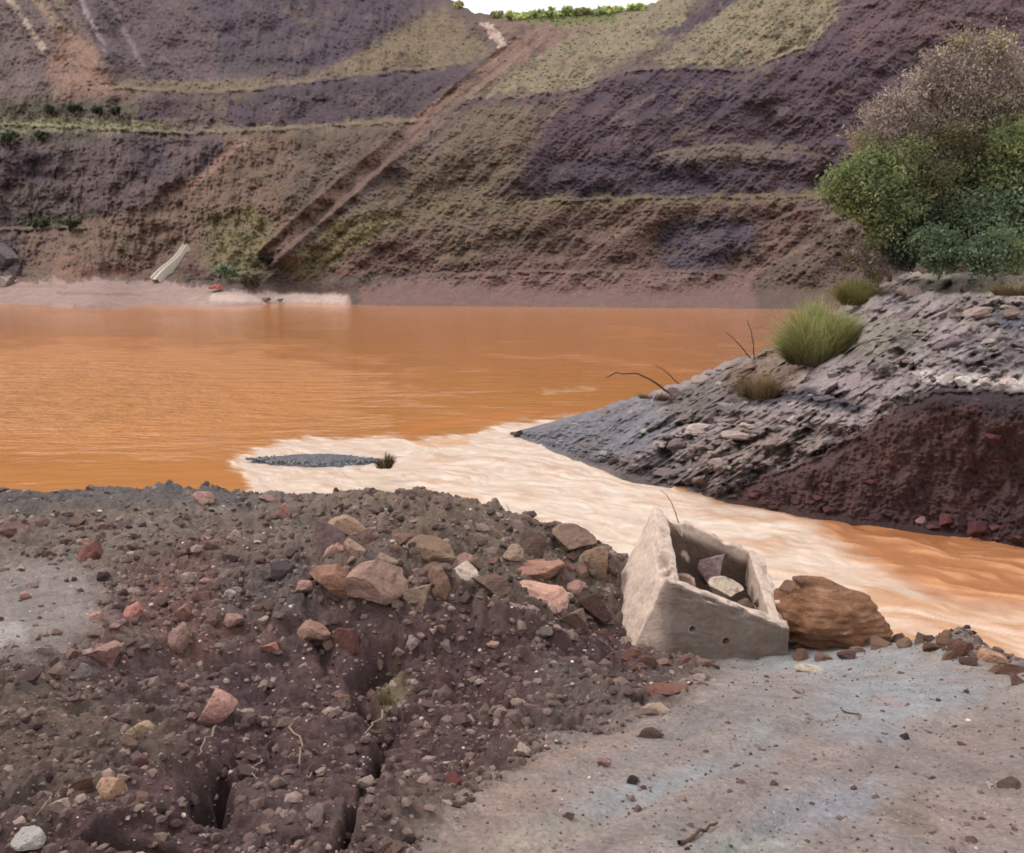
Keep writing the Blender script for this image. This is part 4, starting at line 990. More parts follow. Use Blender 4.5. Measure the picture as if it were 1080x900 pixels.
# loose slabs on the far bank
r3 = random.Random(41); k = 0
while k < 55:
    px = r3.uniform(625, 1075); py = r3.uniform(295, 520)
    if not (BS(px) + 2 < py < BW(px) - 3) or polysd(np.array([px]), np.array([py]), cut)[0] > -4: continue
    p = bank_at(px, py); sw = r3.choice([.22, .28, .35, .45, .6]); tn, col = r3.choice([('pale', (178, 166, 160)), ('pale', (160, 148, 146)), ('grey', (124, 114, 116)), ('dark', (88, 80, 82)), ('brownish', (136, 116, 104))])
    zn = 'near the stream' if py > 465 else 'on the brow' if px > 880 and py < 345 else 'beside the lake' if px < 760 and py < 430 else 'in the middle'
    stone('flat_stone', p, (sw, sw * r3.uniform(.6, .9), sw * r3.uniform(.22, .42)), col, f"{tn} rock slab lying loose {zn} {'part ' if zn == 'in the middle' else ''}of the grey bank across the stream", 'flat stone', f'{tn} slabs {zn} of the grey bank', mesh=r3.choice(SLABS + ROCKS), rz=r3.uniform(-.5, .5), tilt=(r3.uniform(-.1, .5), r3.uniform(-.5, .1)), sink=.3)
    k += 1

# loose stones over the heap, the mud and the bank: biggest as things, rest as gravel
cand = []
r2 = random.Random(5)
tones = [('dark', (88, 76, 73)), ('brown', (136, 114, 103)), ('brown', (124, 102, 94)), ('grey', (150, 138, 133)), ('grey', (132, 122, 119)), ('pinkish', (182, 150, 140)), ('reddish', (140, 106, 98)), ('pale', (206, 190, 178))]
def zone(px, py):
    if trkpix(px, py) > .5: return 'on the mud track'
    if py < 545 and px < 330: return 'along the lake side of the heap'
    if px < 130 and py < 700: return 'around the grey flat patch on the left'
    if px < 330 and py < 620: return 'on the brown soil left of the boulders'
    if px < 330 and py < 720: return 'on the reddish patch left of the cleft'
    if px < 200: return 'in the dark soil of the bottom left corner'
    if px < 380: return 'in the dark soil between the holes and the crack'
    if py < 600: return 'on the crest above the boulders'
    if py < 665 and px < 520: return 'among the boulders of the heap'
    if py < 680 and px < 670: return 'in the rubble left of the concrete box'
    if px > 560: return 'on the slope just below the concrete box'
    return 'on the dark slope right of the cleft'
def trkpix(px, py): return 1.0 if polysd(np.array([px]), np.array([py]), trk_poly)[0] > 0 else 0.0
tries = 0
while len(cand) < 2600 and tries < 9000:
    tries += 1
    px = r2.uniform(-30, 1110); py = r2.uniform(512, 905)
    p = ghit(px, py)
    if p is None or p[2] < .05: continue
    t = trkpix(px, py)
    if t and r2.random() < .80: continue
    dens = math.exp(-((px - 420) / 330) ** 2 - ((py - 620) / 120) ** 2)
    s = r2.paretovariate(2.1) * .010 * (1 + 1.5 * dens * (r2.random() < .5)) * (0.55 if t else 1)
    s = min(s, .22 if not t else .028) * (0.75 + 0.25 * p[1] / 6)
    if not t: s *= .5 + .5 * float(sst(py, 760, 660))
    cand.append((s * F / p[1], px, py, p, s, t))
for _ in range(70):
    px, py = (r2.gauss(395, 62), r2.gauss(600, 26)) if r2.random() < .55 else (r2.gauss(590, 36), r2.gauss(604, 26))
    p = ghit(px, py)
    if p is None or px > 640: continue
    s_ = r2.uniform(.07, .19); cand.append((s_ * F / p[1], px, py, p, s_, 0.0))
cand.sort(key=lambda c: -c[0])
PEB_V, PEB_F, PEB_C = [], [], []
ico = bmesh.new(); bmesh.ops.create_icosphere(ico, subdivisions=1, radius=1)
IV = np.array([v.co[:] for v in ico.verts]); IF = np.array([[v.index for v in f.verts] for f in ico.faces]); ico.free()
pv = 0
def pebble(p, sx, sy, sz, col):
    global pv
    a = r2.uniform(0, 6.28); ca, sa_ = math.cos(a), math.sin(a)
    jit = 1 + RNG.uniform(-.28, .28, (len(IV), 1))
    v = IV * jit * np.array([sx, sy, sz]); v = np.c_[v[:, 0] * ca - v[:, 1] * sa_, v[:, 0] * sa_ + v[:, 1] * ca, v[:, 2]] + p
    PEB_V.append(v); PEB_F.append(IF + pv); PEB_C.append(np.tile(alb(col), (len(IV), 1))); pv += len(IV)
nthing = 0
for pxs_, px, py, p, s, t in cand:
    tn, col = r2.choices(tones, (1, 3.2, 2.4, 1.8, 1.4, 3.2, 1.0, 2.2))[0] if not t else r2.choices(tones, (1.5, 3, 3, 3, 3, 1, .8, 1))[0]
    gj = r2.uniform(.86, 1.14); col = tuple(min(235, c * gj) for c in col)
    clear = all(math.hypot(px - a, py - b) > r * .7 for a, b, r in used_spots)
    if nthing < 165 and clear and pxs_ < 34:
        z = zone(px, py); sw = 'fist-sized' if s > .07 else 'small' if s > .03 else 'tiny'
        lab = f'{sw} {tn} loose stone {z}'
        stone('stone', p, (s * r2.uniform(1.0, 1.5), s * r2.uniform(.8, 1.2), s * r2.uniform(.6, .95)), col, lab, 'stone', f'{sw} {tn} stones {z}', sink=.3, rz=r2.uniform(0, 6.28), tilt=(r2.uniform(-.4, .4), r2.uniform(-.4, .4)))
        nthing += 1
    elif clear:
        pebble(p + np.array([0, 0, s * .1]), s * .6, s * .5, s * .35, col)
# grit and crumbs of soil: many little fragments that nobody could count
def grit(n, d0, d1, smin, smax, pw_, cols, wts, on_track=.25, seed=9, zf=.75, thin=1.0):
    global pv
    g_ = np.random.default_rng(seed)
    d = np.exp(g_.uniform(math.log(d0), math.log(d1), n)); x = d * g_.uniform(-.68, .68, n); z = gh(x, d)
    ppx, ppy = proj(np.stack([x, d, z], -1)); t = polysd(ppx, ppy, trk_poly) > 4
    rel = np.hypot((ppx - 470) / 330, (ppy - 610) / 95)
    dn = np.clip(.25 + .8 * sst(fbm(x * 1.1, d * 1.1, 700 + seed, 4, .6), -.15, .35) + .5 * np.exp(-rel ** 2), 0, 1) * thin
    dn = dn * np.where(polysd(ppx, ppy, [(-300, 590), (70, 588), (115, 620), (110, 660), (60, 690), (-300, 700)]) > 0, .12, 1) * np.where((ppy < 540) & (ppx < 240), .3, 1)
    k = (z > .1) & np.where(t, g_.random(n) < on_track, g_.random(n) < dn); x, d, z, t = x[k], d[k], z[k], t[k]; m = len(x)
    s_ = (smin + (smax - smin) * g_.random(m) ** pw_) * (.55 + .45 * d / 5) * np.where(t, .6, 1)
    ci = g_.choice(len(cols), m, p=np.array(wts) / sum(wts)); c = np.array([alb(q) for q in cols])[ci] * g_.uniform(.8, 1.2, (m, 1))
    jit = 1 + g_.uniform(-.35, .35, (m, len(TV), 1)); sh = g_.uniform(.65, 1.4, (m, 1, 3)) * np.array([1, 1, zf])
    a = g_.uniform(0, 6.28, m); ca, sa_ = np.cos(a)[:, None], np.sin(a)[:, None]
    v = TV[None] * jit * sh * s_[:, None, None]
    v = np.stack([v[..., 0] * ca - v[..., 1] * sa_, v[..., 0] * sa_ + v[..., 1] * ca, v[..., 2]], -1) + np.stack([x, d, z + s_ * .15], -1)[:, None]
    PEB_V.append(v.reshape(-1, 3)); PEB_F.append((TF[None] + (np.arange(m) * len(TV))[:, None, None]).reshape(-1, 3) + pv); PEB_C.append(np.repeat(c, len(TV), 0)); pv += m * len(TV)
gl = (1 + 5 ** .5) / 2
TV = np.array([(-1, gl, 0), (1, gl, 0), (-1, -gl, 0), (1, -gl, 0), (0, -1, gl), (0, 1, gl), (0, -1, -gl), (0, 1, -gl), (gl, 0, -1), (gl, 0, 1), (-gl, 0, -1), (-gl, 0, 1)]) / 1.9
TF = np.array([(0, 11, 5), (0, 5, 1), (0, 1, 7), (0, 7, 10), (0, 10, 11), (1, 5, 9), (5, 11, 4), (11, 10, 2), (10, 7, 6), (7, 1, 8), (3, 9, 4), (3, 4, 2), (3, 2, 6), (3, 6, 8), (3, 8, 9), (4, 9, 5), (2, 4, 11), (6, 2, 10), (8, 6, 7), (9, 8, 1)])
SOILC = [(104, 85, 80), (90, 72, 69), (122, 103, 95), (74, 59, 58), (142, 123, 114)]
grit(26000, 2.2, 14, .006, .034, 2.5, SOILC, (3, 3, 3, 1.5, 1.5), .05, 21)
grit(5000, 4.5, 12, .02, .055, 2.5, SOILC, (2, 2, 3, 1, 2), .0, 22, thin=.5)
grit(14000, 2.2, 13.5, .003, .015, 3, [c for _, c in tones], (3, 4, 4, 2, 2, 1.4, 1.4, .6), .6, 23)
grit(5000, 2.4, 8, .004, .016, 2.5, [(96, 86, 82), (124, 112, 106), (150, 138, 132), (78, 70, 68)], (2, 3, 2, 1), .5, 24, thin=.2)
# rubble on the bank
for k in range(1300):
    px = r2.uniform(555, 1090); py = r2.uniform(290, 575)
    if not (BS(px) + 3 < py < BW(px) - 2): continue
    c = polysd(np.array([px]), np.array([py]), cut)[0] > -2
    if c and r2.random() < (.93 if py < BW(px) - 28 else .6): continue
    p = bank_at(px, py); s = (0.03 + .12 * r2.random() ** 3)
    col = (r2.choice([(96, 62, 60), (76, 52, 52)])) if c else r2.choice([(140, 130, 132), (118, 108, 110), (92, 84, 86), (160, 148, 142), (128, 112, 104)])
    pebble(p, s * 1.3, s, s * .45, col)
# far beach stones and bar gravel
for k in range(350):
    t = r2.random(); p = L + (R - L) * t; pebble(np.array([p[0], p[1] + r2.uniform(-.6, .6) * math.sin(t * math.pi), .07]), .03, .03, .03, r2.choice([(120, 120, 126), (96, 96, 100), (140, 138, 140)]))
me = mesh_from('gravel', np.concatenate(PEB_V), np.concatenate(PEB_F), np.concatenate(PEB_C), smooth=False)
link('gravel', me, M_pebble, kind='stuff', label='small loose gravel scattered over soil, mud and bank', category='gravel')

# ------------------------------------------------------------------ twigs, tubes
def tube(pts, r0, r1, n=6):
    P_ = np.asarray(pts, float); m = len(P_); V_, F_ = [], []
    for i in range(m):
        d = P_[min(i + 1, m - 1)] - P_[max(i - 1, 0)]; d /= np.linalg.norm(d) + 1e-9
        a = np.cross(d, [0.3, .2, 1.0]); a /= np.linalg.norm(a) + 1e-9; b = np.cross(d, a)
        r = r0 + (r1 - r0) * i / (m - 1)
        for k in range(n):
            th = 2 * math.pi * k / n; V_.append(P_[i] + r * (a * math.cos(th) + b * math.sin(th)))
    for i in range(m - 1):
        for k in range(n): F_.append((i * n + k, i * n + (k + 1) % n, (i + 1) * n + (k + 1) % n, (i + 1) * n + k))
    return np.array(V_), np.array(F_)
def join(parts):
    Vs, Fs, o = [], [], 0
    for v, f in parts: Vs.append(v); Fs.append(f + o); o += len(v)
    return np.concatenate(Vs), np.concatenate(Fs)
def wiggle(a, b, n, amp_, rr, sag=0.0):
    a = np.asarray(a, float); b = np.asarray(b, float); L_ = np.linalg.norm(b - a); out = []
    for i in range(n):
        t = i / (n - 1); p = a + (b - a) * t
        if 0 < i < n - 1: p = p + np.array([rr.gauss(0, 1), rr.gauss(0, 1), rr.gauss(0, 1)]) * amp_ * L_
        p[2] += sag * math.sin(t * math.pi); out.append(p)
    return out
def twig_ground(px0, py0, px1, py1, r, mat, label, lift=0.02, name='twig'):
    rr = random.Random(int(px0 * 7 + py0)); pa, pb = ghit(px0, py0), ghit(px1, py1)
    pts = wiggle(pa, pb, 9, .012 if mat is M_twig else .02, rr)
    up = [float(gh(q[0], q[1])) + r - q[2] for q in pts]; off_ = max(0, float(np.sort(up)[-3]) * .8)
    pts = [q + np.array([0, 0, off_ + lift * .3]) for q in pts]
    v, f = tube(pts, r, r * .5); link(name, mesh_from(name, v, f), mat, label=label, category='twig')
twig_ground(413, 747, 386, 780, .008, M_twig, 'curved pale root lying by the cleft')
twig_ground(308, 768, 326, 826, .006, M_twig, 'long straight straw right of the dark hole', .03)
twig_ground(228, 768, 208, 800, .005, M_twig, 'pale straw just below the salmon pink stone', .03)
twig_ground(276, 804, 262, 832, .004, M_twig, 'thin straw between the dark hole and the long straight straw', .03)
twig_ground(54, 846, 38, 866, .004, M_twig, 'short straw above the white flat stone', .03)
twig_ground(172, 850, 160, 862, .003, M_twig, 'tiny straw left of the dark hole', .02)
twig_ground(888, 752, 908, 758, .006, M_twigd, 'short dark stick on the bluish mud', .01)
twig_ground(716, 893, 756, 872, .008, M_twigd, 'dark stick on the lower mud track', .01)
twig_ground(640, 716, 700, 728, .009, M_twigd, 'dark stick lying left of the long rusty slab', .03)
twig_ground(505, 545, 590, 640, .004, M_twig, 'thin pale root trailing down the rubble crest', .03)
def twig_air(pts, r, mat, label):
    rr = random.Random(3); P_ = [at(*p) for p in pts]; out = [P_[0]]
    for a, b in zip(P_[:-1], P_[1:]): out += wiggle(a, b, 4, .03, rr)[1:]
    v, f = tube(out, r, r * .4); link('twig', mesh_from('twig', v, f), mat, label=label, category='twig')
twig_air([(716, 552, 8.9), (710, 535, 8.95), (703, 522, 9.0), (697, 517, 9.0)], .006, M_twigd, 'thin dark twig curving over the top corner of the concrete box')
twig_air([(532, 548, 9.6), (526, 536, 9.65), (522, 528, 9.7)], .007, M_twig, 'left pale stalk standing on the crest by the stream')
twig_air([(541, 550, 9.6), (537, 540, 9.65), (534, 532, 9.7)], .006, M_twig, 'right pale stalk standing on the crest by the stream')
twig_air([(705, 414, 25.5), (690, 403, 25.5), (672, 394, 25.6), (650, 393, 25.8), (640, 398, 26)], .035, M_twigd, 'bent brown branch leaning out over the lake from the bank')
twig_air([(716, 405, 25.5), (702, 392, 25.6), (690, 385, 25.7)], .02, M_twigd, 'short brown branch above the bent one on the bank')
twig_air([(792, 378, 26), (778, 362, 26), (765, 350, 26)], .02, M_twigd, 'slanting brown stem left of the big grass tuft')
twig_air([(796, 380, 26), (793, 355, 26), (788, 338, 26)], .02, M_twigd, 'upright brown stem left of the big grass tuft')

# ------------------------------------------------------------------ grass tufts
def tuft(name, px, py, w, h, d, n, tip, low, label, cat='grass tuft', lean=0.75, seed=1, group=None, spread=.5, base=None):
    """px,py is the base; w,h its spread in the photograph, taken to metres at distance d"""
    rg = np.random.default_rng(seed); b0 = at(px, py, d) if base is None else base
    W = w * d / F / 2; H = h * d / F
    Vs, Fs, Cs = [], [], []
    nc2 = max(3, min(16, n // 90)); ck = [(rg.uniform(0, 6.28), math.sqrt(rg.random()), rg.uniform(.55, 1.08), rg.uniform(.75, 1.2)) for _ in range(nc2)]
    for k in range(n):
        ca_, cr_, ch_, ct_ = ck[rg.integers(nc2)]; jx = math.cos(ca_) * cr_ + rg.normal(0, .22); jy = math.sin(ca_) * cr_ + rg.normal(0, .22)
        a = math.atan2(jy, jx); rr = min(1.15, math.hypot(jx, jy))
        out = np.array([math.cos(a), math.sin(a) * .8, 0])
        root = out * rr * W * spread; ln = H * ch_ * rg.uniform(.45, 1.05) * (1 - .2 * rr)
        reach = W * lean * (rr * .8 + .3 * rg.random()) * rg.uniform(.4, 1.25)
        a2 = a + rg.normal(0, .7); out2 = np.array([math.cos(a2), math.sin(a2) * .8, 0])
        side = np.array([-math.sin(a + rg.uniform(-1, 1)), math.cos(a), 0]); wd = 0.0042 * d / 10 * rg.uniform(.7, 1.6)
        i0 = len(Vs)
        t_ = alb(tip) * ct_ * rg.uniform(.75, 1.2) if rg.random() > .12 else alb((150, 124, 92)); l_ = alb(low) * rg.uniform(.75, 1.2)
        for j, t in enumerate((0, .4, .75, 1.0)):
            q = root + (out * (1 - t) + out2 * t) * reach * t ** 1.6 + np.array([0, 0, ln * (t - .22 * t * t * (reach / (ln + .01)))])
            ww = wd * (1 - .8 * t); c = l_ * (1 - t ** .8) + t_ * t ** .8
            Vs += [q - side * ww, q + side * ww]; Cs += [c, c]
        for j in range(3): Fs.append((i0 + 2 * j, i0 + 2 * j + 1, i0 + 2 * j + 3, i0 + 2 * j + 2))
    o = link(name, mesh_from(name, np.array(Vs), np.array(Fs), np.array(Cs)), M_grass, label=label, category=cat)
    o.location = b0
    if group: o['group'] = group
    return o
tuft('grass_tuft', 860, 384, 92, 78, 24.5, 9000, (182, 184, 124), (92, 88, 60), 'big yellow-green grass tuft on the slope of the bank by the lake', seed=1)
tuft('grass_tuft', 905, 322, 56, 34, 27.6, 3000, (162, 158, 96), (110, 112, 66), 'smaller yellowish grass tuft behind the big one', seed=2)
tuft('grass_tuft', 800, 420, 70, 40, 22.5, 700, (150, 128, 98), (110, 88, 66), 'dry brown grass tuft below and left of the big green one', seed=3)
tuft('grass_tuft', 1066, 312, 50, 20, 23, 600, (164, 146, 104), (120, 104, 72), 'dry tan grass on the brow at the right edge', seed=4)
tuft('grass_tuft', 945, 372, 44, 22, 20.5, 300, (138, 130, 96), (104, 98, 72), 'sparse olive grass in the middle of the grey bank', seed=5)
tuft('grass_tuft', 405, 494, 22, 20, 19.0, 500, (118, 104, 74), (76, 64, 50), 'brown weed clump at the right end of the gravel bar', seed=6, spread=.6)
tuft('grass_tuft', 408, 742, 26, 36, 5.0, 60, (140, 132, 84), (98, 90, 62), 'small olive weeds at the head of the cleft', seed=7, spread=.7)
tuft('grass_tuft', 690, 422, 40, 14, 25, 300, (128, 104, 86), (96, 76, 62), 'low brown weeds where the spit meets the bank', seed=8, spread=.8)
tuft('grass_tuft', 610, 582, 40, 30, 8.9, 120, (164, 140, 112), (112, 92, 74), 'dry roots and straw on the rubble crest by the stream', seed=9, spread=.8)
tuft('grass_tuft', 648, 610, 26, 30, 8.7, 90, (176, 150, 120), (120, 98, 78), 'dry straw against the left side of the concrete box', seed=10, spread=.7)

# ------------------------------------------------------------------ trees and shrubs
def crown(lobes, n, size, pal, seed, shell=.55):
    """lobes: (centre, radius, palette index, weight)"""
    rg = np.random.default_rng(seed); Vs, Cs = [], []
    wts = np.array([l[3] * l[1] ** 2 for l in lobes]); wts = wts / wts.sum()
    for (c, r, pi, _), wt in zip(lobes, wts):
        m = int(n * wt); nc_ = max(6, int(m / 16))
        cd = rg.normal(size=(nc_, 3)); cd /= np.linalg.norm(cd, axis=1)[:, None]
        cp = c + cd * (r * (shell + (1 - shell) * rg.random(nc_)[:, None] ** .6) * rg.uniform(.7, 1.12, (nc_, 1))) * np.array([1, 1, .9])
        bd = rg.normal(size=(7, 3)); bd /= np.linalg.norm(bd, axis=1)[:, None]
        lump_ = np.maximum(cd @ bd.T - .55, 0).max(1) / .45
        cp = c + (cp - c) * (.72 + .62 * lump_)[:, None]
        stray = rg.random(nc_) < .12; cp = np.where(stray[:, None], c + (cp - c) * 1.35, cp)
        tone = rg.uniform(.62, 1.3, nc_); pidx = rg.integers(0, len(pal[pi]), nc_)
        which = rg.integers(0, nc_, m)
        pos = cp[which] + rg.normal(size=(m, 3)) * (r * .13 + .04)
        cols = np.array([alb(x) * .82 + alb(x).mean() * .18 for x in pal[pi]])[pidx[which]] * (tone[which] * rg.uniform(.9, 1.1, m))[:, None]
        a = rg.normal(size=(m, 3)); a /= np.linalg.norm(a, axis=1)[:, None]; b = np.cross(a, rg.normal(size=(m, 3))); b /= np.linalg.norm(b, axis=1)[:, None]
        s = size * rg.uniform(.55, 1.6, (m, 1))
        quad = np.stack([pos - a * s, pos + b * s * .45, pos + a * s, pos - b * s * .45], 1); Vs.append(quad.reshape(-1, 3)); Cs.append(np.repeat(cols, 4, 0))
    Vv = np.concatenate(Vs); return Vv, np.arange(len(Vv)).reshape(-1, 4), np.concatenate(Cs)
def tree(name, cat, label, base, lobes_px, n, size, pal, seed, trunk_r, split=.35, stems=1, shell=.55):
    root = empty(name, base, label=label, category=cat); rr = random.Random(seed)
    lobes = [(at(px, py, d), rp * d / F, pi, w) for px, py, d, rp, pi, w in lobes_px]
    v, f, c = crown(lobes, n, size, pal, seed, shell)
    o = link('crown', mesh_from('crown', v - base, f, c, smooth=False), M_leaf, parent=root)
    top = np.mean([l[0] for l in lobes], 0); fork = base + (top - base) * split
    parts = [tube(wiggle(base - np.array([0, 0, .3]), fork, 6, .025, rr), trunk_r, trunk_r * .75, 9)]
    for (cc_, r, _, _) in lobes:
        st_ = base + (fork - base) * rr.uniform(.6, 1)
        mid = wiggle(st_, cc_, 7, .05, rr, .1); parts.append(tube(mid, trunk_r * .5, trunk_r * .12, 6))
        for q in range(6):
            s_ = mid[rr.randint(3, 6)]; e_ = cc_ + np.array([rr.gauss(0, 1), rr.gauss(0, 1), rr.gauss(.4, .9)]) * r * .6
            parts.append(tube(wiggle(s_, e_, 5, .06, rr), trunk_r * .16, trunk_r * .04, 5))
    v, f = join(parts); link('trunk', mesh_from('trunk', v - base, f), M_bark, parent=root)
    return root
brown = [(190, 172, 158), (172, 154, 144), (200, 182, 158), (154, 138, 132)]; tan = [(178, 168, 118), (164, 152, 108), (172, 156, 132)]
olive = [(136, 136, 86), (120, 120, 80), (148, 134, 104)]; green = [(152, 164, 102), (134, 148, 90), (180, 186, 126), (118, 132, 90)]
teal = [(124, 146, 112), (108, 130, 96), (142, 162, 126), (128, 146, 100)]; dk = [(86, 96, 78), (74, 84, 70), (104, 108, 84)]; ygreen = [(170, 176, 108), (150, 160, 96), (130, 146, 90)]
PAL = [brown, tan, olive, green, teal, dk, ygreen]
tb_ = bank_at(1015, 290) + np.array([0, .6, -.05])
tree('tree', 'tree', 'tall feathery tree with grey-brown sparse crown on the bank', tb_,
     [(1048, 50, 28, 20, 1, .8), (1030, 70, 28.3, 28, 0, 1), (1068, 80, 28, 28, 0, 1), (1000, 80, 28.5, 26, 0, 1), (975, 95, 28.6, 26, 0, 1), (945, 112, 28.4, 24, 0, .9), (930, 140, 28, 22, 0, .8), (960, 135, 28.4, 32, 0, 1),
      (1010, 115, 28.4, 36, 0, 1), (1055, 125, 28.3, 36, 0, 1), (915, 160, 27.8, 16, 1, .8), (945, 170, 28, 26, 0, .9), (990, 160, 28, 34, 2, .8), (1035, 165, 28.2, 34, 2, .8), (1075, 150, 28, 28, 1, .8), (1085, 110, 28, 26, 0, .8), (1000, 200, 28, 28, 5, .6), (975, 180, 28, 26, 0, .8), (905, 148, 28.2, 12, 1, .6), (925, 118, 28.4, 14, 0, .6), (962, 160, 27.6, 22, 6, .6), (1005, 142, 27.6, 20, 2, .6), (1040, 185, 27.5, 24, 3, .7), (1000, 185, 27.5, 20, 6, .5), (1060, 105, 28, 20, 1, .6), (985, 62, 28.4, 16, 0, .6), (1015, 45, 28.4, 16, 1, .6), (1050, 200, 28, 26, 2, .7)],
     52000, .045, PAL, 11, .15, .45, shell=.12)
tb_ = bank_at(955, 296) + np.array([0, 1.0, -.05])
tree('tree', 'tree', 'leafy bright green tree leaning left under the feathery one', tb_,
     [(890, 200, 27.0, 18, 6, 1), (930, 180, 27.2, 22, 6, .9), (905, 175, 27.2, 14, 6, .7), (960, 185, 27.4, 24, 2, .8), (985, 215, 27.4, 26, 2, .8), (930, 165, 27.4, 16, 2, .7), (900, 190, 27.0, 22, 3, 1), (918, 205, 26.8, 26, 3, 1), (940, 198, 27, 22, 3, 1), (896, 213, 27, 15, 6, .9), (945, 225, 27, 26, 3, .9), (922, 228, 26.9, 17, 3, .8), (968, 235, 27, 22, 5, .8), (960, 210, 27.2, 22, 2, .7), (955, 255, 27, 18, 5, .6), (930, 248, 26.9, 18, 3, .7), (925, 238, 26.9, 12, 6, .6), (945, 262, 26.8, 13, 5, .4)],
     32000, .055, PAL, 12, .10, .4)
tb_ = bank_at(1092, 292) + np.array([0, .8, -.05])
tree('tree', 'tree', 'yellow-green tree cut off by the right edge', tb_,
     [(1066, 150, 27, 24, 6, .9), (1090, 160, 27, 34, 6, 1), (1072, 190, 27, 28, 3, 1), (1100, 210, 27, 34, 3, 1), (1060, 215, 26.8, 20, 4, .8), (1110, 140, 27, 30, 6, 1), (1085, 235, 26.8, 28, 4, .8)],
     14000, .065, PAL, 13, .12, .4)
tree('shrub', 'shrub', 'blue-green rounded shrub at the left foot of the feathery tree', bank_at(988, 288) + np.array([0, -.3, -.1]),
     [(975, 262, 26.2, 15, 4, 1), (990, 256, 26.2, 18, 4, 1), (1002, 265, 26, 16, 4, 1), (985, 272, 26, 14, 4, 1)], 6000, .055, PAL, 14, .04, .3)
tree('shrub', 'shrub', 'deep green rounded shrub at the right foot of the feathery tree', bank_at(1045, 290) + np.array([0, -.3, -.1]),
     [(1030, 268, 25.4, 16, 4, 1), (1050, 260, 25.4, 20, 4, 1), (1064, 268, 25.4, 16, 3, 1), (1042, 276, 25.2, 13, 4, 1)], 6500, .055, PAL, 15, .04, .3)
tree('shrub', 'shrub', 'dark leafy shrub filling the space behind the two rounded shrubs', bank_at(1018, 288) + np.array([0, .9, -.1]),
     [(1010, 232, 27, 22, 4, 1), (1035, 225, 27, 24, 4, 1), (1020, 250, 26.8, 22, 5, 1), (1058, 240, 27, 20, 4, 1), (1080, 260, 26.6, 20, 4, 1), (990, 236, 27, 16, 5, .8)], 10000, .058, PAL, 16, .05, .3)
tree('shrub', 'shrub', 'small twiggy dark shrub under the leafy green tree', bank_at(935, 300) + np.array([0, .6, -.1]),
     [(948, 270, 26.8, 14, 5, 1), (930, 262, 27, 12, 0, 1), (960, 275, 26.6, 10, 5, 1), (915, 275, 27.2, 12, 0, .8), (935, 282, 27, 10, 0, .8), (905, 262, 27.2, 10, 0, .8), (895, 272, 27.4, 9, 2, .7), (920, 292, 27, 9, 2, .8)], 2600, .05, PAL, 17, .04, .3, shell=.3)

# shrubs on the far slopes and on the skyline
def far_shrub(px, py, w, h, pal, label, seed, n=500, group=None):
    b, _ = far_at(px, py + h / 2); d = b[1]; b = b + np.array([0, -.6, -.45 * h * d / F if group == 'bushes along the skyline' else 0])
    rr = random.Random(seed); W = w * d / F; H = h * d / F
    lobes = [(np.array([rr.uniform(-.3, .3) * W, rr.uniform(-.2, .2) * W, H * rr.uniform(.35, .75)]), min(W, H) * rr.uniform(.28, .42), 0, 1) for _ in range(max(3, int(w / h * 3)))]
    v, f, c = crown(lobes, n, .25 * d / 130, [pal], seed, .4)
    root = empty('shrub', b, label=label, category='shrub')
    if group: root['group'] = group
    link('crown', mesh_from('crown', v, f, c, smooth=False), M_leaf, parent=root)
    sv, sf = join([tube(wiggle((0, 0, -.4), l[0], 4, .05, rr), .10, .03, 5) for l in lobes[:4]]); link('stem', mesh_from('stem', sv, sf), M_bark, parent=root)
far_shrub(243, 288, 26, 16, teal, 'dark green shrub at the foot of the green patch above the beach', 1, 700)
far_shrub(281, 275, 20, 12, [(74, 66, 56), (64, 58, 50), (88, 78, 62)], 'dark brown shrub right of the green patch', 2, 500)
far_shrub(266, 296, 40, 12, [(104, 96, 72), (88, 82, 66)], 'low olive scrub just above the white beach', 3, 500)
for i, (px, py, w, h, pl, lab) in enumerate([
    (523, 14, 14, 7, olive, 'low olive bush at the top of the pale road'), (548, 15, 34, 9, ygreen, 'light green bush, leftmost of the dense skyline row'), (574, 12, 36, 12, green, 'broad green bush second from the left on the skyline'),
    (598, 9, 26, 15, green, 'tallest green bush in the middle of the skyline row'), (616, 10, 22, 10, olive, 'dark bush right of the tallest on the skyline'), (634, 9, 22, 12, green, 'dark rounded bush third from the right on the skyline'),
    (654, 9, 22, 8, ygreen, 'small olive bush second from the right on the skyline'), (672, 6, 24, 8, ygreen, 'yellowish bush at the right end of the skyline'), (484, 3, 10, 10, olive, 'thin olive bush left of the notch in the skyline')]):
    far_shrub(px, py, w * 1.15, h * .85, [tuple(min(255, q * 1.42) for q in c_) for c_ in pl], lab, 30 + i, 900, 'bushes along the skyline')
for i, (px, py, w, lab) in enumerate([(55, 117, 16, 'dark scrub bush, leftmost on the upper left bench'), (80, 116, 18, 'dark scrub bush second from the left on the upper left bench'), (105, 118, 16, 'dark scrub bush third from the left on the upper left bench'),
                                      (126, 119, 16, 'dark scrub bush, rightmost on the upper left bench'), (15, 145, 26, 'dark bush under the green lip at the left edge'), (45, 144, 18, 'dark bush under the green lip, second from the left edge'), (45, 236, 20, 'green bush on the thin low bench at the left'), (80, 236, 16, 'green bush right of the other on the thin low bench')]):
    far_shrub(px, py, w, 10, dk if i < 6 else [(84, 92, 62), (74, 82, 58)], lab, 60 + i, 420, 'scrub bushes on the left benches')
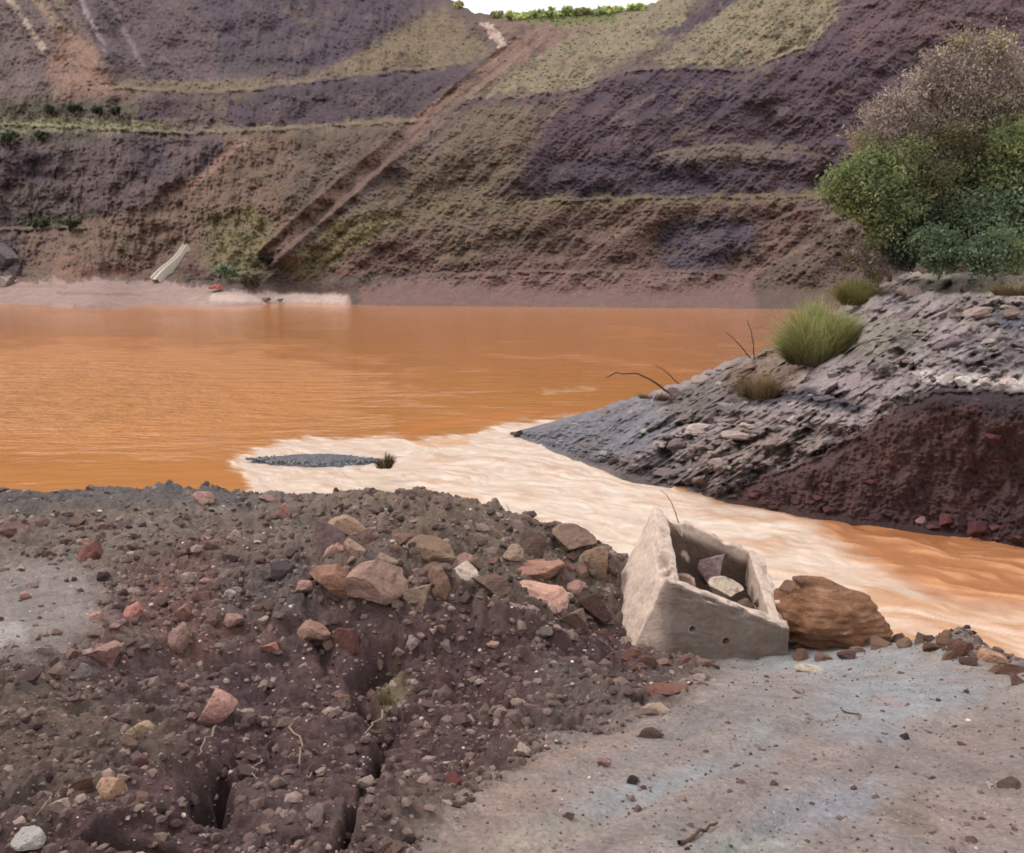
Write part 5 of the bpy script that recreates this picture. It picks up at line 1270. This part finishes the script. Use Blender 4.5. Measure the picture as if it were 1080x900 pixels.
# grass and scrub cover of the slopes
rg = np.random.default_rng(77); NS = 42000
sx = rg.uniform(-60, 1140, NS); sy = rg.uniform(-20, 318, NS)
pw, cw = far_at(sx, sy)
greenness = (cw[:, 1] - 0.5 * (cw[:, 0] + cw[:, 2])) / cw.mean(1)
keep = (rg.random(NS) < np.clip(greenness * 5 + 0.10, 0.03, .9)) & (pw[:, 2] > 2.5) & (sy > TOPC(sx) + 3)
pw, cw = pw[keep], cw[keep]; m = len(pw)
hgt = rg.uniform(.1, .4, m) * (0.6 + (greenness[keep] > .08) * .5); wdt = rg.uniform(.12, .4, m); an = rg.uniform(-.8, .8, m)
dirx = np.c_[np.cos(an), np.sin(an), 0 * an]
q = np.stack([pw - dirx * wdt[:, None], pw + dirx * wdt[:, None], pw + dirx * (wdt * .6)[:, None] + np.c_[rg.normal(0, .15, m), -.25 * np.ones(m), hgt], pw - dirx * (wdt * .5)[:, None] + np.c_[rg.normal(0, .15, m), -.25 * np.ones(m), hgt * .8]], 1)
cc2 = np.clip(cw * rg.uniform(.75, 1.2, (m, 1)) * np.array([1.0, 1.02, .95]), .01, .6)
me = mesh_from('grass', q.reshape(-1, 3), np.arange(m * 4).reshape(-1, 4), np.repeat(cc2, 4, 0), smooth=False)
link('grass', me, M_grass, kind='stuff', label='thin dry grass and scrub growing over the quarry slopes', category='grass')

# ------------------------------------------------------------------ small things on the far shore
def chute():
    a, _ = far_at(166, 296); b, _ = far_at(200, 263); a = a + np.array([0, -1.0, .1]); b = b + np.array([0, -1.0, .4])
    u_ = (b - a); u_ /= np.linalg.norm(u_); s_ = np.cross(u_, [0, 0, 1.0]); s_ /= np.linalg.norm(s_); n_ = np.cross(s_, u_)
    prof = [(-.95, -.9), (-.95, .42), (-.72, .42), (-.72, .1), (.72, .1), (.72, .42), (.95, .42), (.95, -.9)]
    Vs = []
    for t in np.linspace(0, 1, 12):
        c = a + (b - a) * t + np.array([.25 * math.sin(t * 3), 0, .15 * math.sin(t * 7)]); w = .75 - .3 * t
        Vs += [c + s_ * x * w + n_ * z for x, z in prof]
    k = len(prof); F_ = []
    for i in range(11):
        for j in range(k): F_.append((i * k + j, i * k + (j + 1) % k, (i + 1) * k + (j + 1) % k, (i + 1) * k + j))
    return mesh_from('drain_chute', np.array(Vs), np.array(F_), smooth=False)
link('drain_chute', chute(), M_chute, label='pale concrete drain chute running down to the far beach', category='drain chute')
def heap():
    b, _ = far_at(231, 305); bm = bmesh.new(); bmesh.ops.create_icosphere(bm, subdivisions=4, radius=1)
    for v in bm.verts:
        v.co *= 1 + .3 * mnoise.fractal(v.co * 1.8, .8, 2, 4); v.co = Vector((v.co.x * .85, v.co.y * .7, max(v.co.z, -.3) * .42))
    me = bpy.data.meshes.new('red_tarpaulin'); bm.to_mesh(me); bm.free(); me.materials.append(M_red)
    o = link('red_tarpaulin', me, M_red, label='small crumpled red heap on the white part of the far beach', category='tarpaulin'); o.location = b + np.array([0, -1.0, .2])
heap()
for px, py, w, h, col, lab in [(7, 268, 26, 30, (112, 104, 108), 'grey rock outcrop at the left edge above the far beach'), (6, 293, 26, 16, (150, 140, 138), 'pale boulder below the grey outcrop at the left edge'),
                               (282, 315, 11, 6, (130, 106, 100), 'brown boulder on the white part of the far beach'), (297, 316, 8, 4, (140, 116, 108), 'smaller brown boulder right of the other on the far beach'), (18, 283, 16, 16, (92, 84, 88), 'dark boulder right of the grey outcrop at the left edge')]:
    b, _ = far_at(px, py + h / 2 - 1); s = b[1] / F
    stone('boulder', b + np.array([0, -.5, 0]), (w * s, w * s * .7, h * s), col, lab, 'boulder', mesh=random.choice(ROCKS_HI), sink=.15)

# ------------------------------------------------------------------ light
W_ = bpy.data.worlds.new('World'); SC.world = W_; W_.use_nodes = True; nt = W_.node_tree
bg = nt.nodes['Background']; sky = nt.nodes.new('ShaderNodeTexSky'); sky.sky_type = 'NISHITA'; sky.sun_disc = False
EL, AZ = math.radians(52), math.radians(-84)          # sun high on the left, a little ahead
sky.sun_elevation = EL; sky.sun_rotation = AZ; sky.air_density = 1.0; sky.dust_density = 4.0; sky.ozone_density = 1.0
mx = nt.nodes.new('ShaderNodeMix'); mx.data_type = 'RGBA'
tcw = nt.nodes.new('ShaderNodeTexCoord'); cn = nt.nodes.new('ShaderNodeTexNoise'); cn.inputs['Scale'].default_value = 2.2; cn.inputs['Detail'].default_value = 6
nt.links.new(tcw.outputs['Generated'], cn.inputs['Vector'])
mr = nt.nodes.new('ShaderNodeMapRange'); mr.inputs['From Min'].default_value = .3; mr.inputs['From Max'].default_value = .6; mr.inputs['To Min'].default_value = .86; mr.inputs['To Max'].default_value = .97
nt.links.new(cn.outputs['Fac'], mr.inputs['Value']); nt.links.new(mr.outputs['Result'], mx.inputs[0])
nt.links.new(sky.outputs['Color'], mx.inputs[6]); mx.inputs[7].default_value = (7.5, 7.3, 7.45, 1)      # cloud cover
nt.links.new(mx.outputs[2], bg.inputs['Color']); bg.inputs['Strength'].default_value = 0.15
sun = bpy.data.lights.new('sun', 'SUN'); sun.energy = 1.5; sun.angle = math.radians(10); sun.color = (1, .95, .885)
so = bpy.data.objects.new('sun', sun); COL.objects.link(so)
dv = Vector((math.sin(AZ) * math.cos(EL), math.cos(AZ) * math.cos(EL), math.sin(EL)))
so.rotation_euler = (-dv).to_track_quat('-Z', 'Y').to_euler(); so.location = (0, 0, 60)
SC.view_settings.view_transform = 'Standard'; SC.view_settings.look = 'None'; SC.view_settings.exposure = 0.12; SC.view_settings.gamma = 1
SC.render.engine = 'CYCLES'; SC.cycles.max_bounces = 4; SC.cycles.use_denoising = True; SC.cycles.filter_width = 1.7
